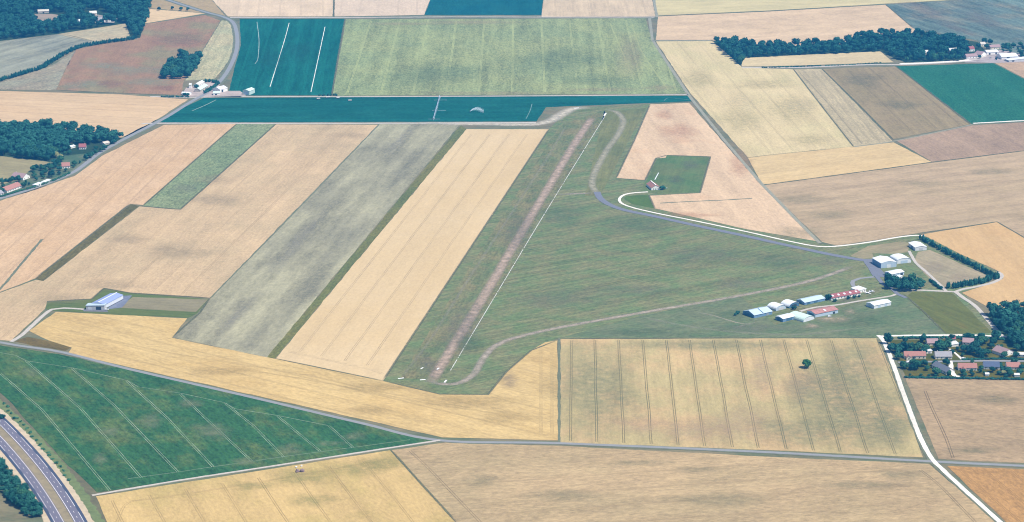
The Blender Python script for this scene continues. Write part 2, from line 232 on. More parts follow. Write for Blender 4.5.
# key: name, label, category, outline in the picture, height, (colour A, colour B) as seen, row direction, options, tramlines
FIELDS = [
# far row
('far_grey','stubble_field','greyish brown stubble field at the top edge beside the big wood','field',
 [(146,-60),(196,-60),(212,0),(226,17),(205,13),(147,8)],.1,(182,176,168),(173,168,160),((150,4),(215,8)),dict(Streak=.2),None),
('far_wheat','wheat_field','pale wheat field at the top edge left of the thin boundary line','field',
 [(196,-60),(338,-60),(333.3,0),(332.5,16.5),(228,16.5),(212,0)],.2,(238,222,208),(227,212,198),((260,0),(258,15)),dict(Streak=.08),dict(sp=40,k=.86)),
('far_pink','wheat_field','pale pinkish wheat field at the top edge beside the blue green crop','field',
 [(339.5,-60),(445,-60),(430,0),(424,15),(334.5,16.5),(335,0)],.2,(234,220,210),(223,210,200),((380,0),(378,15)),dict(Streak=.08),dict(sp=36,k=.9)),
('far_teal','crop_field','deep blue green crop block cut by the top edge','field',
 [(446,-60),(548,-60),(543,0),(541.5,15),(424.5,15),(430.5,0)],.25,(38,122,152),(46,130,156),((480,0),(478,14)),dict(Streak=.2),None),
('far_lined','wheat_field','pinkish wheat field with faint upright lines at the top edge right of blue green crop','field',
 [(549,-60),(644,-60),(652,0),(655.5,16.5),(541.5,16.8),(543.5,0)],.2,(226,212,198),(215,202,189),((590,0),(592,15)),dict(Streak=.16,Band=.2),dict(sp=34,k=.88)),
('far_cream','wheat_field','cream coloured long field along the top edge on the right','field',
 [(646,-60),(1100,-60),(1100,-12),(1005,-3),(880,4),(770,10.5),(658,15.5),(654,0)],.15,(224,218,190),(213,208,181),((660,10),(880,1)),dict(Streak=.18),None),
('far_buff','stubble_field','smooth pinkish buff field behind the long wood upper right','field',
 [(658,16.5),(770,11.5),(885,4.8),(916,30),(870,60),(720,60),(712,40),(656,40)],.12,(230,210,194),(219,200,185),((660,30),(880,16)),dict(Streak=.07),None),
('far_blue','crop_field','blue green weedy field in the upper right corner','field',
 [(886,4.6),(1005,-2.5),(1100,-11),(1100,60),(1000,52),(975,40),(916,30)],.2,(105,140,160),(140,156,164),((890,8),(1000,44)),dict(Streak=.5,Row=8,PatchLo=.5,PatchHi=.75,Patch=90,Band=.4,BandW=30),None),
('dark_lines','crop_field','dark teal irrigated crop with two bright white lines upper left','field',
 [(239.5,18.8),(344.5,19),(331.2,95.5),(228,95.5),(234,70),(241,45)],.25,(36,122,138),(42,128,144),((287,23),(270,88)),dict(Streak=.4,Row=5,Band=.3,BandW=16),dict(sp=27,k=1.25,ref=(287,23),hl=14)),
('pale_green','crop_field','large pale green field with upright streaks at the top centre','field',
 [(346,19.3),(645.5,18.3),(652,40),(688,93.6),(332.5,95.8)],.2,(162,180,158),(150,172,154),((480,23),(474,94)),dict(Streak=.24,Row=7,Patch=140,Band=.3),dict(sp=52,k=1.2,ref=(420,60),hl=18)),
('teal_strip','crop_field','long dark teal irrigated strip with a water spray across the picture','field',
 [(204,98),(690,95.8),(693.5,101.3),(600,105),(546,107.2),(536.5,121.5),(160,122.5),(185,107)],.25,(34,120,136),(40,126,142),((240,110),(520,110)),dict(Streak=.4,Row=6,Band=.25),None),
# upper left
('left_striped','stubble_field','grey green striped field between big wood and hedge upper left','field',
 [(-150,62),(0,41.5),(57,34.5),(98,42.5),(76,48),(58,58.5),(40,68.5),(0,81),(-150,110)],.12,(168,178,178),(154,166,170),((0,62),(60,45)),dict(Streak=.26,Row=6,Band=.35,BandW=22),None),
('left_pale','stubble_field','small pale tan field wedge tucked under the big wood','field',
 [(57,34.3),(126,23.5),(131,37),(98,42.3)],.12,(206,198,184),(186,186,176),((60,35),(125,25)),dict(Streak=.15),None),
('left_grey','meadow','grey green meadow under the winding hedge far left','field',
 [(-150,112),(0,82.5),(50,66.5),(76,50.5),(66,68),(56,90),(0,89.5),(-150,94)],.12,(166,172,170),(172,168,164),((0,85),(50,72)),dict(Streak=.2),None),
('left_red','stubble_field','reddish brown weedy field around the round copse','field',
 [(76,49.5),(100,44.5),(137,39.5),(142,24.5),(205,15),(220.5,20.5),(184,80.5),(181,95),(120,93),(56,90),(66,68)],.12,(170,150,150),(156,158,152),((190,22),(160,85)),dict(Streak=.14,Patch=190,PatchLo=.5,PatchHi=.6),None),
('left_tan','wheat_field','narrow tan wheat strip above the reddish field','field',
 [(148,9),(205,13.5),(142.5,23.8),(146,16)],.2,(236,214,192),(225,204,183),((148,10),(205,14)),dict(Streak=.08),None),
('left_fan','meadow','pale green field beside the curved road above the farm','field',
 [(221.5,20.5),(231.5,21),(234.5,38),(233,52),(224,68),(214,79),(185,80.5)],.12,(186,192,176),(204,200,182),((224,24),(196,76)),dict(Streak=.22,Row=8),dict(sp=30,k=.85,hl=4)),
('left_wheat','wheat_field','long wheat field above the wood on the left edge','field',
 [(-150,88),(0,91),(120,94.5),(188,99.5),(152,123),(130,136),(40,150),(-150,150)],.2,(232,208,186),(228,202,178),((0,105),(150,112)),dict(Streak=.1),dict(sp=44,k=.86)),
# middle
('mid_orange','wheat_field','warm orange tan wheat field along the road on the left','field',
 [(-170,265),(0,201),(75,176),(102,156),(164,125),(236,124),(143,205),(130,204),(36,278),(0,292),(-170,330)],.2,(230,202,180),(224,194,168),((43,240),(165,126)),dict(Streak=.12),dict(sp=30,k=.86)),
('mid_green','meadow','green meadow strip stepping down between two wheat fields','field',
 [(237,124),(275,124.3),(180,209),(143,206)],.14,(140,165,148),(152,170,154),((237,124),(143,206)),dict(Streak=.18),None),
('mid_greennarrow','meadow','narrow dark grass strip below the green meadow','field',
 [(131,204.3),(139,206),(43,281),(36,278.8)],.14,(130,136,116),(122,132,110),((130,204),(36,278)),dict(Streak=.22),None),
('mid_tan','wheat_field','dull tan wheat field with grey patches above the blue barn','field',
 [(276,124.5),(378,124.8),(210,298),(130,293),(104,288),(92,299),(47,301),(45,309),(11,341),(-150,327),(-170,331),(0,293),(36,280),(43.5,281.2),(139.5,206.6),(181,210)],.2,(225,202,178),(208,190,168),((378,125),(210,298)),dict(Streak=.1,Patch=160),dict(sp=36,k=.88)),
('mid_grey','stubble_field','grey ploughed strip running diagonally beside the yellow wheat','field',
 [(379,124),(460,124),(267,357.5),(172,337.5),(200,313),(211,298)],.1,(182,184,171),(166,168,158),((460,124),(268,357)),dict(Streak=.24,Row=9,Patch=130,Band=.35,BandW=30),None),
('mid_margin','meadow','narrow green margin between grey strip and yellow wheat','field',
 [(461,125),(466.5,129),(275,358.5),(267,357.5)],.14,(120,138,118),(140,146,122),((460,124),(268,357)),dict(Streak=.2),None),
('mid_yellow','wheat_field','bright yellow wheat strip beside the grass runway','field',
 [(466.5,129.3),(549,129.3),(383,381),(276,358.6)],.22,(238,216,186),(234,210,176),((549,129),(383,381)),dict(Streak=.04,Patch=220,Fine=.16,Mottle=.05),dict(sp=27,k=.84,ref=(372,359),hl=34)),
('low_yellow','wheat_field','long yellow wheat field along the grey road, lower left to centre','field',
 [(29,331),(56,312),(187,318.5),(172,338),(268,357.6),(383,381.2),(440,394.3),(488,394.6),(506,372),(531,350.5),(545,342.5),(557.5,340.5),(557.8,440.5),(442,437.5),(68,353.5),(72,347.8),(50,341)],.22,(232,206,162),(222,194,148),((60,318),(440,410)),dict(Streak=.1,Row=5),dict(sp=30,k=.86,hl=12)),
('low_dark','stubble_field','small dark weedy patch at the wheat corner by the road','field',
 [(22,338.5),(28,337),(50,341.2),(71,347.8),(62,352.6),(15,341.5)],.1,(130,124,110),(124,118,105),((22,338),(60,352)),dict(Streak=.2),None),
# airfield wheat and right side
('tri_wheat','wheat_field','triangular wheat field with a notch cut around the red roofed house','field',
 [(650,104.5),(689,103),(759,183),(818,241.5),(745,229),(655,208.5),(649,195.8),(700,193),(710.5,156.5),(667,155),(665.5,158),(656,158.3),(645,180.3),(616.5,178)],.2,(235,213,194),(230,200,178),((690,103),(818,242)),dict(Streak=.09,Patch=90,PatchLo=.52,PatchHi=.7),None),
('r_yellow','wheat_field','pale yellow field with green tints left of the brown blocks upper right','field',
 [(656,41.5),(711.5,41),(742,67.5),(793,69.5),(853,146.5),(768,155),(748,157.5),(690,93)],.2,(228,214,188),(214,206,176),((656,42),(748,157)),dict(Streak=.12,Patch=170,PatchLo=.46,PatchHi=.66,Band=.14),dict(sp=36,k=.88)),
('r_tip','wheat_field','thin pale wheat tongue in front of the long wood','field',
 [(741,58),(880,51),(894,62.3),(770,66.3),(742,66.5)],.2,(228,214,190),(217,204,181),((741,60),(890,56)),dict(Streak=.08),None),
('r_grey','stubble_field','slim grey tan strip between yellow field and brown block','field',
 [(794,69.5),(821.5,69),(893,141.5),(854,146.5)],.15,(202,194,178),(192,185,169),((794,70),(854,146)),dict(Streak=.2),dict(sp=14,k=.84)),
('r_brown','stubble_field','mauve brown block left of the dark green field','field',
 [(822.5,69),(895,66.5),(969.5,124.5),(893.5,139)],.12,(166,160,152),(160,156,146),((822,69),(893,139)),dict(Streak=.16,Patch=110),dict(sp=40,k=.84)),
('r_green','crop_field','dark green rectangle of crop below the hilltop farm','field',
 [(896.5,66.3),(993,63.3),(1024,79),(1100,118),(1100,122),(1024,121.5),(972,124)],.22,(58,132,136),(66,138,142),((896,66),(972,124)),dict(Streak=.07),None),
('r_farpink','stubble_field','pink tan corner field right of the hilltop farm','field',
 [(995,63),(1030,61),(1100,60),(1100,116),(1024,78)],.12,(208,186,176),(198,177,168),((995,63),(1030,80)),dict(Streak=.12),None),
('r_wheat','wheat_field','wheat field wedge between mauve block and long tan field','field',
 [(748,158),(768,155.5),(893.5,142.5),(931.5,162),(768,184),(762,184)],.2,(232,210,178),(230,206,172),((768,170),(900,152)),dict(Streak=.08),None),
('r_mauve','stubble_field','dull mauve field touching the right edge below the green crop','field',
 [(897,141),(972,125.5),(1024,122.5),(1110,119),(1110,136),(1024,150.5),(932,161.8)],.12,(188,170,164),(179,162,156),((897,141),(932,162)),dict(Streak=.1),None),
('r_big','stubble_field','broad pinkish tan field reaching the right edge','field',
 [(768,184.8),(932,162.8),(1024,151.2),(1110,138),(1110,290),(1024,237),(997,221.5),(918,233),(870,241),(836,245.5),(822,242),(764,185.5)],.12,(204,186,170),(198,182,164),((768,190),(1024,160)),dict(Streak=.12,Row=6,Patch=170),None),
('r_wheatedge','wheat_field','golden tan wheat field beyond the airfield hedge at right','field',
 [(922,234.5),(997,222.2),(1024,238),(1110,292),(1110,330),(1024,309),(992,309),(962,293),(985,285.5),(1003,279),(1000,272),(960,254)],.2,(228,198,164),(224,192,156),((960,240),(1010,300)),dict(Streak=.08),None),
# bottom
('low_green','crop_field','dark green crop triangle with pale wheel tracks, lower left','field',
 [(-130,319),(0,345.5),(60,354.5),(250,397.5),(434,440.5),(97,492.5),(58,455),(37,432),(9,400.5),(0,392.5),(-130,326)],.25,(64,122,108),(112,142,120),((20,393),(112,491)),dict(Streak=.3,Row=5,Patch=46,PatchLo=.48,PatchHi=.72),None),
('low_wheat','wheat_field','golden wheat field at the bottom edge, lower left','field',
 [(96,496.5),(390,450.5),(455,522),(515,590),(140,590),(107,522)],.22,(230,202,156),(214,192,142),((395,452),(455,522)),dict(Streak=.09,Patch=70,PatchLo=.48,PatchHi=.64),dict(sp=34,k=.82,hl=16)),
('low_buff','stubble_field','wide buff field across the bottom centre','field',
 [(391.5,450.2),(446,442.5),(560,446),(760,456.5),(929,464),(996,522),(1075,590),(516,590),(456,522)],.14,(208,186,158),(198,180,152),((470,500),(900,470)),dict(Streak=.12,Row=6,Patch=150),dict(sp=38,k=.9,hl=2)),
('low_orange','stubble_field','orange tan field in the bottom right corner','field',
 [(947,466),(1024,469.5),(1140,474),(1140,590),(1085,590),(1006,522)],.14,(208,168,130),(198,160,124),((960,470),(1030,530)),dict(Streak=.16,Row=5),dict(sp=22,k=.85,hl=8)),
('low_tan','stubble_field','mauve tan field below the village gardens at right','field',
 [(905.5,378.5),(1024,380.5),(1120,382),(1120,468),(1024,463),(938.5,459)],.14,(194,174,154),(186,168,148),((905,400),(1024,410)),dict(Streak=.12,Row=4),None),
('low_tram','wheat_field','greenish yellow wheat field with paired wheel tracks and a lone tree','field',
 [(560.5,339.2),(879,338.3),(884,346),(902,402),(923,457.5),(760,450),(560.5,442.5)],.22,(188,180,150),(204,184,156),((737,342),(758,444)),dict(Streak=.14,Row=5,Patch=85,PatchLo=.45,PatchHi=.62,Band=.16),dict(sp=25.2,k=.68,ref=(737,342),hl=5,w=.75)),
]
base_c = ALB.get('base', lin((150,140,108)))
ground = slab('ground', [(-9000,-6000),(9000,-6000),(9000,30000),(-9000,30000)], 0, fmat('dry_verge', shade(base_c,.55), shade(lin((120,128,96)),.55), 0, Patch=60, Streak=.1), None, -1, False)
tag(ground, 'dry grass verges and open country under all the fields', 'ground', None, 'structure')
def clip(poly, a, d):
    """spans of the line a + t d inside the polygon"""
    ts = []; n = len(poly)
    for i in range(n):
        p, q = poly[i], poly[(i+1) % n]; e = q-p; den = d.x*e.y - d.y*e.x
        if abs(den) < 1e-9: continue
        w_ = p-a; t = (w_.x*e.y - w_.y*e.x)/den; u = (w_.x*d.y - w_.y*d.x)/den
        if 0 <= u < 1: ts.append(t)
    ts.sort(); return list(zip(ts[0::2], ts[1::2]))
FOBJ = {'far_grey': (0.3081, 0.2263, 0.1118), 'far_wheat': (0.5312, 0.405, 0.2667), 'far_pink': (0.4967, 0.3845, 0.2698), 'far_teal': (0.008, 0.0719, 0.0762), 'far_lined': (0.4717, 0.36, 0.2258), 'far_cream': (0.456, 0.379, 0.1911), 'far_buff': (0.4835, 0.3495, 0.2086), 'far_blue': (0.1025, 0.1369, 0.1107), 'dark_lines': (0.008, 0.0812, 0.0604), 'pale_green': (0.2181, 0.2377, 0.1007), 'teal_strip': (0.008, 0.0739, 0.0569), 'left_striped': (0.2383, 0.2327, 0.1633), 'left_pale': (0.358, 0.2916, 0.1738), 'left_grey': (0.2224, 0.2078, 0.1374), 'left_red': (0.2465, 0.1475, 0.0813), 'left_tan': (0.5019, 0.3648, 0.2018), 'left_fan': (0.2968, 0.2876, 0.1645), 'left_wheat': (0.4657, 0.3295, 0.1877), 'mid_orange': (0.4524, 0.3094, 0.1789), 'mid_green': (0.1498, 0.1906, 0.0932), 'mid_greennarrow': (0.106, 0.0894, 0.0284), 'mid_tan': (0.4301, 0.31, 0.1764), 'mid_grey': (0.2744, 0.2534, 0.1593), 'mid_margin': (0.1001, 0.1129, 0.032), 'mid_yellow': (0.4813, 0.3624, 0.2048), 'low_yellow': (0.455, 0.3268, 0.1404), 'low_dark': (0.1243, 0.0882, 0.0215), 'tri_wheat': (0.4738, 0.3404, 0.2111), 'r_yellow': (0.4762, 0.3789, 0.2047), 'r_tip': (0.468, 0.368, 0.2028), 'r_grey': (0.3523, 0.2863, 0.1656), 'r_brown': (0.2318, 0.1754, 0.0881), 'r_green': (0.0198, 0.0959, 0.0497), 'r_farpink': (0.3469, 0.2342, 0.1402), 'r_wheat': (0.4574, 0.3354, 0.1665), 'r_mauve': (0.2902, 0.1989, 0.1236), 'r_big': (0.3433, 0.2503, 0.1468), 'r_wheatedge': (0.4407, 0.2935, 0.1352), 'low_green': (0.0308, 0.088, 0.0304), 'low_wheat': (0.4355, 0.3078, 0.128), 'low_buff': (0.3435, 0.2486, 0.1332), 'low_orange': (0.3431, 0.194, 0.0679), 'low_tan': (0.2989, 0.2124, 0.1197), 'low_tram': (0.3378, 0.2717, 0.1292), 'grass': (0.1531, 0.1515, 0.0701), 'grass_run': (0.166, 0.1485, 0.0693), 'grass_loop': (0.1528, 0.1505, 0.0575), 'grass_south': (0.125, 0.14, 0.072), 'grass_east': (0.1016, 0.1091, 0.0251), 'grass_notch': (0.1083, 0.1324, 0.0489), 'grass_drop': (0.0736, 0.1176, 0.0237), 'dry_meadow': (0.2847, 0.2313, 0.1417), 'dry_corner': (0.2524, 0.202, 0.1129), 'barn_plot': (0.082, 0.1107, 0.0305), 'barn_grey': (0.2034, 0.1763, 0.1001), 'barn_court': (0.15, 0.165, 0.215), 'field_l': (0.2369, 0.2014, 0.0987), 'gardens': (0.0641, 0.07, 0.008)}; FPOLY = {'far_grey': (0.3081, 0.2263, 0.1118), 'far_wheat': (0.5312, 0.405, 0.2667), 'far_pink': (0.4967, 0.3845, 0.2698), 'far_teal': (0.008, 0.0719, 0.0762), 'far_lined': (0.4717, 0.36, 0.2258), 'far_cream': (0.456, 0.379, 0.1911), 'far_buff': (0.4835, 0.3495, 0.2086), 'far_blue': (0.1025, 0.1369, 0.1107), 'dark_lines': (0.008, 0.0812, 0.0604), 'pale_green': (0.2181, 0.2377, 0.1007), 'teal_strip': (0.008, 0.0739, 0.0569), 'left_striped': (0.2383, 0.2327, 0.1633), 'left_pale': (0.358, 0.2916, 0.1738), 'left_grey': (0.2224, 0.2078, 0.1374), 'left_red': (0.2465, 0.1475, 0.0813), 'left_tan': (0.5019, 0.3648, 0.2018), 'left_fan': (0.2968, 0.2876, 0.1645), 'left_wheat': (0.4657, 0.3295, 0.1877), 'mid_orange': (0.4524, 0.3094, 0.1789), 'mid_green': (0.1498, 0.1906, 0.0932), 'mid_greennarrow': (0.106, 0.0894, 0.0284), 'mid_tan': (0.4301, 0.31, 0.1764), 'mid_grey': (0.2744, 0.2534, 0.1593), 'mid_margin': (0.1001, 0.1129, 0.032), 'mid_yellow': (0.4813, 0.3624, 0.2048), 'low_yellow': (0.455, 0.3268, 0.1404), 'low_dark': (0.1243, 0.0882, 0.0215), 'tri_wheat': (0.4738, 0.3404, 0.2111), 'r_yellow': (0.4762, 0.3789, 0.2047), 'r_tip': (0.468, 0.368, 0.2028), 'r_grey': (0.3523, 0.2863, 0.1656), 'r_brown': (0.2318, 0.1754, 0.0881), 'r_green': (0.0198, 0.0959, 0.0497), 'r_farpink': (0.3469, 0.2342, 0.1402), 'r_wheat': (0.4574, 0.3354, 0.1665), 'r_mauve': (0.2902, 0.1989, 0.1236), 'r_big': (0.3433, 0.2503, 0.1468), 'r_wheatedge': (0.4407, 0.2935, 0.1352), 'low_green': (0.0308, 0.088, 0.0304), 'low_wheat': (0.4355, 0.3078, 0.128), 'low_buff': (0.3435, 0.2486, 0.1332), 'low_orange': (0.3431, 0.194, 0.0679), 'low_tan': (0.2989, 0.2124, 0.1197), 'low_tram': (0.3378, 0.2717, 0.1292), 'grass': (0.1531, 0.1515, 0.0701), 'grass_run': (0.166, 0.1485, 0.0693), 'grass_loop': (0.1528, 0.1505, 0.0575), 'grass_south': (0.125, 0.14, 0.072), 'grass_east': (0.1016, 0.1091, 0.0251), 'grass_notch': (0.1083, 0.1324, 0.0489), 'grass_drop': (0.0736, 0.1176, 0.0237), 'dry_meadow': (0.2847, 0.2313, 0.1417), 'dry_corner': (0.2524, 0.202, 0.1129), 'barn_plot': (0.082, 0.1107, 0.0305), 'barn_grey': (0.2034, 0.1763, 0.1001), 'barn_court': (0.15, 0.165, 0.215), 'field_l': (0.2369, 0.2014, 0.0987), 'gardens': (0.0641, 0.07, 0.008)}; FCOL = {'far_grey': (0.3081, 0.2263, 0.1118), 'far_wheat': (0.5312, 0.405, 0.2667), 'far_pink': (0.4967, 0.3845, 0.2698), 'far_teal': (0.008, 0.0719, 0.0762), 'far_lined': (0.4717, 0.36, 0.2258), 'far_cream': (0.456, 0.379, 0.1911), 'far_buff': (0.4835, 0.3495, 0.2086), 'far_blue': (0.1025, 0.1369, 0.1107), 'dark_lines': (0.008, 0.0812, 0.0604), 'pale_green': (0.2181, 0.2377, 0.1007), 'teal_strip': (0.008, 0.0739, 0.0569), 'left_striped': (0.2383, 0.2327, 0.1633), 'left_pale': (0.358, 0.2916, 0.1738), 'left_grey': (0.2224, 0.2078, 0.1374), 'left_red': (0.2465, 0.1475, 0.0813), 'left_tan': (0.5019, 0.3648, 0.2018), 'left_fan': (0.2968, 0.2876, 0.1645), 'left_wheat': (0.4657, 0.3295, 0.1877), 'mid_orange': (0.4524, 0.3094, 0.1789), 'mid_green': (0.1498, 0.1906, 0.0932), 'mid_greennarrow': (0.106, 0.0894, 0.0284), 'mid_tan': (0.4301, 0.31, 0.1764), 'mid_grey': (0.2744, 0.2534, 0.1593), 'mid_margin': (0.1001, 0.1129, 0.032), 'mid_yellow': (0.4813, 0.3624, 0.2048), 'low_yellow': (0.455, 0.3268, 0.1404), 'low_dark': (0.1243, 0.0882, 0.0215), 'tri_wheat': (0.4738, 0.3404, 0.2111), 'r_yellow': (0.4762, 0.3789, 0.2047), 'r_tip': (0.468, 0.368, 0.2028), 'r_grey': (0.3523, 0.2863, 0.1656), 'r_brown': (0.2318, 0.1754, 0.0881), 'r_green': (0.0198, 0.0959, 0.0497), 'r_farpink': (0.3469, 0.2342, 0.1402), 'r_wheat': (0.4574, 0.3354, 0.1665), 'r_mauve': (0.2902, 0.1989, 0.1236), 'r_big': (0.3433, 0.2503, 0.1468), 'r_wheatedge': (0.4407, 0.2935, 0.1352), 'low_green': (0.0308, 0.088, 0.0304), 'low_wheat': (0.4355, 0.3078, 0.128), 'low_buff': (0.3435, 0.2486, 0.1332), 'low_orange': (0.3431, 0.194, 0.0679), 'low_tan': (0.2989, 0.2124, 0.1197), 'low_tram': (0.3378, 0.2717, 0.1292), 'grass': (0.1531, 0.1515, 0.0701), 'grass_run': (0.166, 0.1485, 0.0693), 'grass_loop': (0.1528, 0.1505, 0.0575), 'grass_south': (0.125, 0.14, 0.072), 'grass_east': (0.1016, 0.1091, 0.0251), 'grass_notch': (0.1083, 0.1324, 0.0489), 'grass_drop': (0.0736, 0.1176, 0.0237), 'dry_meadow': (0.2847, 0.2313, 0.1417), 'dry_corner': (0.2524, 0.202, 0.1129), 'barn_plot': (0.082, 0.1107, 0.0305), 'barn_grey': (0.2034, 0.1763, 0.1001), 'barn_court': (0.15, 0.165, 0.215), 'field_l': (0.2369, 0.2014, 0.0987), 'gardens': (0.0641, 0.07, 0.008)}
for key, nm, label, cat, px, h, cA, cB, rowdir, opt, tram in FIELDS:
    A = ALB.get(key) or shade(lin(cA), .5)
    r = [max(.3, min(3, b/max(a, 1e-3))) for a, b in zip(lin(cA), lin(cB))]
    B = tuple(a*q for a, q in zip(A, r))
    gp = [G(*q).xy for q in px]
    a_ = ang(*rowdir)
    k = dict(Streak=rnd.uniform(.12, .24), Fine={'wheat_field': rnd.uniform(.2, .36), 'stubble_field': rnd.uniform(.3, .5)}.get(nm, rnd.uniform(.6, .9)), Row=rnd.uniform(2.2, 4.5), Patch=rnd.uniform(80, 150), Band=rnd.uniform(.06, .16), BandW=rnd.uniform(14, 34), Mottle=rnd.uniform(.06, .16) if nm == 'wheat_field' else rnd.uniform(.1, .24)); k.update(opt)
    m = fmat(nm + '_' + key, A, B, a_, **k)
    o = slab(nm, gp, h, m); tag(o, label, cat, None, 'structure'); o['kind'] = 'structure'
    FOBJ[key] = o; FPOLY[key] = gp; FCOL[key] = A
    if tram:
        d = Vector((math.cos(a_), math.sin(a_))); nrm = Vector((-d.y, d.x)); ref = G(*tram.get('ref', rowdir[0])).xy
        tm = fmat('wheel_track_' + key, shade(A, tram.get('k', .75)**1.7), None, a_, Streak=.1, Fine=.35)
        offsets = [(p-ref).dot(nrm) for p in gp]; spc = tram['sp']; hl = tram.get('hl', 10); wd = tram.get('w', .8)
        for i in range(math.ceil(min(offsets)/spc), math.floor(max(offsets)/spc)+1):
            a0 = ref + nrm*(i*spc + rnd.uniform(-.6, .6))
            for t0, t1 in clip(gp, a0, d):
                if t1-t0 < 2*hl + 25: continue
                pts = smooth([a0 + d*(t0+hl), a0 + d*(t1-hl)], 22)
                ph = rnd.uniform(0, 9); pts = [p + nrm*(.7*mnoise.noise(Vector((p.dot(d)*.012, ph, i)))) for p in pts]
                v = []; f = []
                for s in (-.95, .95):
                    A_, B_ = offs(pts, s+wd/2), offs(pts, s-wd/2); b0 = len(v); n = len(pts)
                    v += [(q.x, q.y, h+.03) for q in A_] + [(q.x, q.y, h+.03) for q in B_]
                    f += [(b0+j, b0+n+j, b0+n+j+1, b0+j+1) for j in range(n-1)]
                link('tramline', pyd('tramline', v, f), tm, o)
def fieldtracks(key, lines, k, wd=.8, gauge=1.1, hz=.03, sharp=False):
    """hand placed wheel tracks on one field"""
    o = FOBJ[key]; h = [f for f in FIELDS if f[0] == key][0][5]
    tm = fmat('track_' + key, k if isinstance(k, tuple) else shade(FCOL[key], k), None, 0, Streak=.05, Fine=.5)
    for li, ln in enumerate(lines):
        hz += .004; gp_ = [G(*q) for q in ln]; pts = smooth(gp_, 9) if not sharp else [q for i in range(len(gp_)-1) for q in smooth(gp_[i:i+2], 9)[:-1]] + [gp_[-1].xy]; v = []; f = []
        for s in ((-gauge, gauge) if gauge else (0,)):
            A_, B_ = offs(pts, s+wd/2), offs(pts, s-wd/2); b0 = len(v); n = len(pts)
            v += [(q.x+rnd.uniform(-.12, .12), q.y+rnd.uniform(-.12, .12), h+hz) for q in A_] + [(q.x+rnd.uniform(-.12, .12), q.y+rnd.uniform(-.12, .12), h+hz) for q in B_]
            f += [(b0+j, b0+n+j, b0+n+j+1, b0+j+1) for j in range(n-1)]
        link('wheel_track', pyd('wheel_track', v, f), tm, o)
fieldtracks('low_green', [
 [(0,373.4),(42,410),(110,490.7)], [(26,361),(81,409),(141.5,478)], [(72,368.6),(114,405.4),(178,472.3)], [(127,381.5),(167,418),(213,467)],
 [(180,394),(204,417),(252,461.6)], [(225,403.5),(253.7,426.3),(284,457.6)], [(277.6,416.4),(320,451.3)], [(328.4,425.6),(353,447.7)]], (.26, .32, .22), .36, 1.0, .03, True)
fieldtracks('low_green', [[(0,352.8),(16,355.7),(26,361),(72,368),(127,380.7),(138,387),(180,393.3),(224,402.8),(235,409),(277,415.7),(327,425.6)], [(128,479),(178,472.3),(213,467),(252,461.6),(283,457),(353,447.7),(410,440)]], (.17, .23, .15), .8, 0, .07, True)
fieldtracks('low_wheat', [[(117,522),(128,503),(160,498),(250,484),(380,461)]], .72, .7, 1.0, .036)
fieldtracks('low_buff', [[(410,451),(430,470),(480,522)], [(920,470),(940,486),(975,522)]], .62, .8, 1.1, .036)
fieldtracks('low_tan', [[(925,391),(932,408),(945,436),(953,458)]], .5, .8, 1.1)
fieldtracks('low_orange', [[(950,468),(968,472),(1016,472)]], .8, .8, 1.0, .036)
fieldtracks('dark_lines', [[(289.2,23),(284,42),(270,87)], [(325,27),(319,55),(311,92)]], (.6, .62, .56), 1.15, 0, .06)
fieldtracks('dark_lines', [[(257,22),(259,40),(258,58),(255,64)]], (.3, .38, .34), 1.0, 0, .06)
fieldtracks('teal_strip', [[(188,119),(350,120),(535,119)], [(200,103),(450,101),(688,98)]], 1.25, 2.5, 0)
fieldtracks('teal_strip', [[(192,111),(206,105),(216,100)]], (.25, .3, .26), 1.4, 0, .05)
fieldtracks('teal_strip', [[(532,104),(530,111),(526,119)], [(664,101),(668,98),(680,99),(690,100)]], (.12, .2, .18), 1.2, 0, .05)
fieldtracks('low_yellow', [[(70,331),(170,353),(300,374),(380,392),(470,408)], [(260,372),(330,384),(420,402),(500,414)], [(541,350),(541,434)], [(552,352),(552,436)]], .8, .9, 1.0, .05)
fieldtracks('pale_green', [[(610,23),(634,80)], [(632,24),(642,52),(668,90)], [(420,52),(460,59),(500,62)]], 1.2, 2.5, 0, .05)
fieldtracks('r_grey', [[(800,73),(832,108),(862,144)]], .7, 2.0, 0, .05)
fieldtracks('mid_yellow', [[(290,352),(372,370),(383,374)]], .85, 1.2, 1.4, .05)
# bare, weedy or flattened blotches with frayed outlines of their own
_bz = {}
def blotch(key, c, rx, ry, col, strength=.8, name='weedy_patch', rot=0.0, scale=.05):
    """c centre, rx and ry half sizes, all in the picture's pixels"""
    o = FOBJ[key]; h = BASEZ[key]; _bz[key] = _bz.get(key, 0) + 1; z = h + .06 + .012*_bz[key]
    n = 28; v = []; e = []; s_ = rnd.uniform(0, 50)
    for r, w_ in ((0, 1), (.45, .8), (.8, .35), (1.15, 0)):
        for i in range(n if r else 1):
            t_ = 2*math.pi*i/n; q = r*(1 + .45*mnoise.noise(Vector((math.cos(t_)*1.4, math.sin(t_)*1.4, s_))))
            x, y = rx*q*math.cos(t_), ry*q*math.sin(t_)
            g = G(c[0] + x*math.cos(rot) - y*math.sin(rot), c[1] + x*math.sin(rot) + y*math.cos(rot)); v.append((g.x, g.y, z)); e.append(w_)
    f = [(0, 1+i, 1+(i+1) % n) for i in range(n)] + [(1+r*n+i, 1+(r+1)*n+i, 1+(r+1)*n+(i+1) % n, 1+r*n+(i+1) % n) for r in range(2) for i in range(n)]
    me = pyd(name, v, f); edgeattr(me, e); link(name, me, softmat(name + '_' + key, col, strength*.6, 1.3, scale*2, .2), o)
BASEZ = {f[0]: f[5] for f in FIELDS}
def rel(key, *k): return tuple(a_*q for a_, q in zip(FCOL[key], k))
PALEG = (.2, .22, .12)
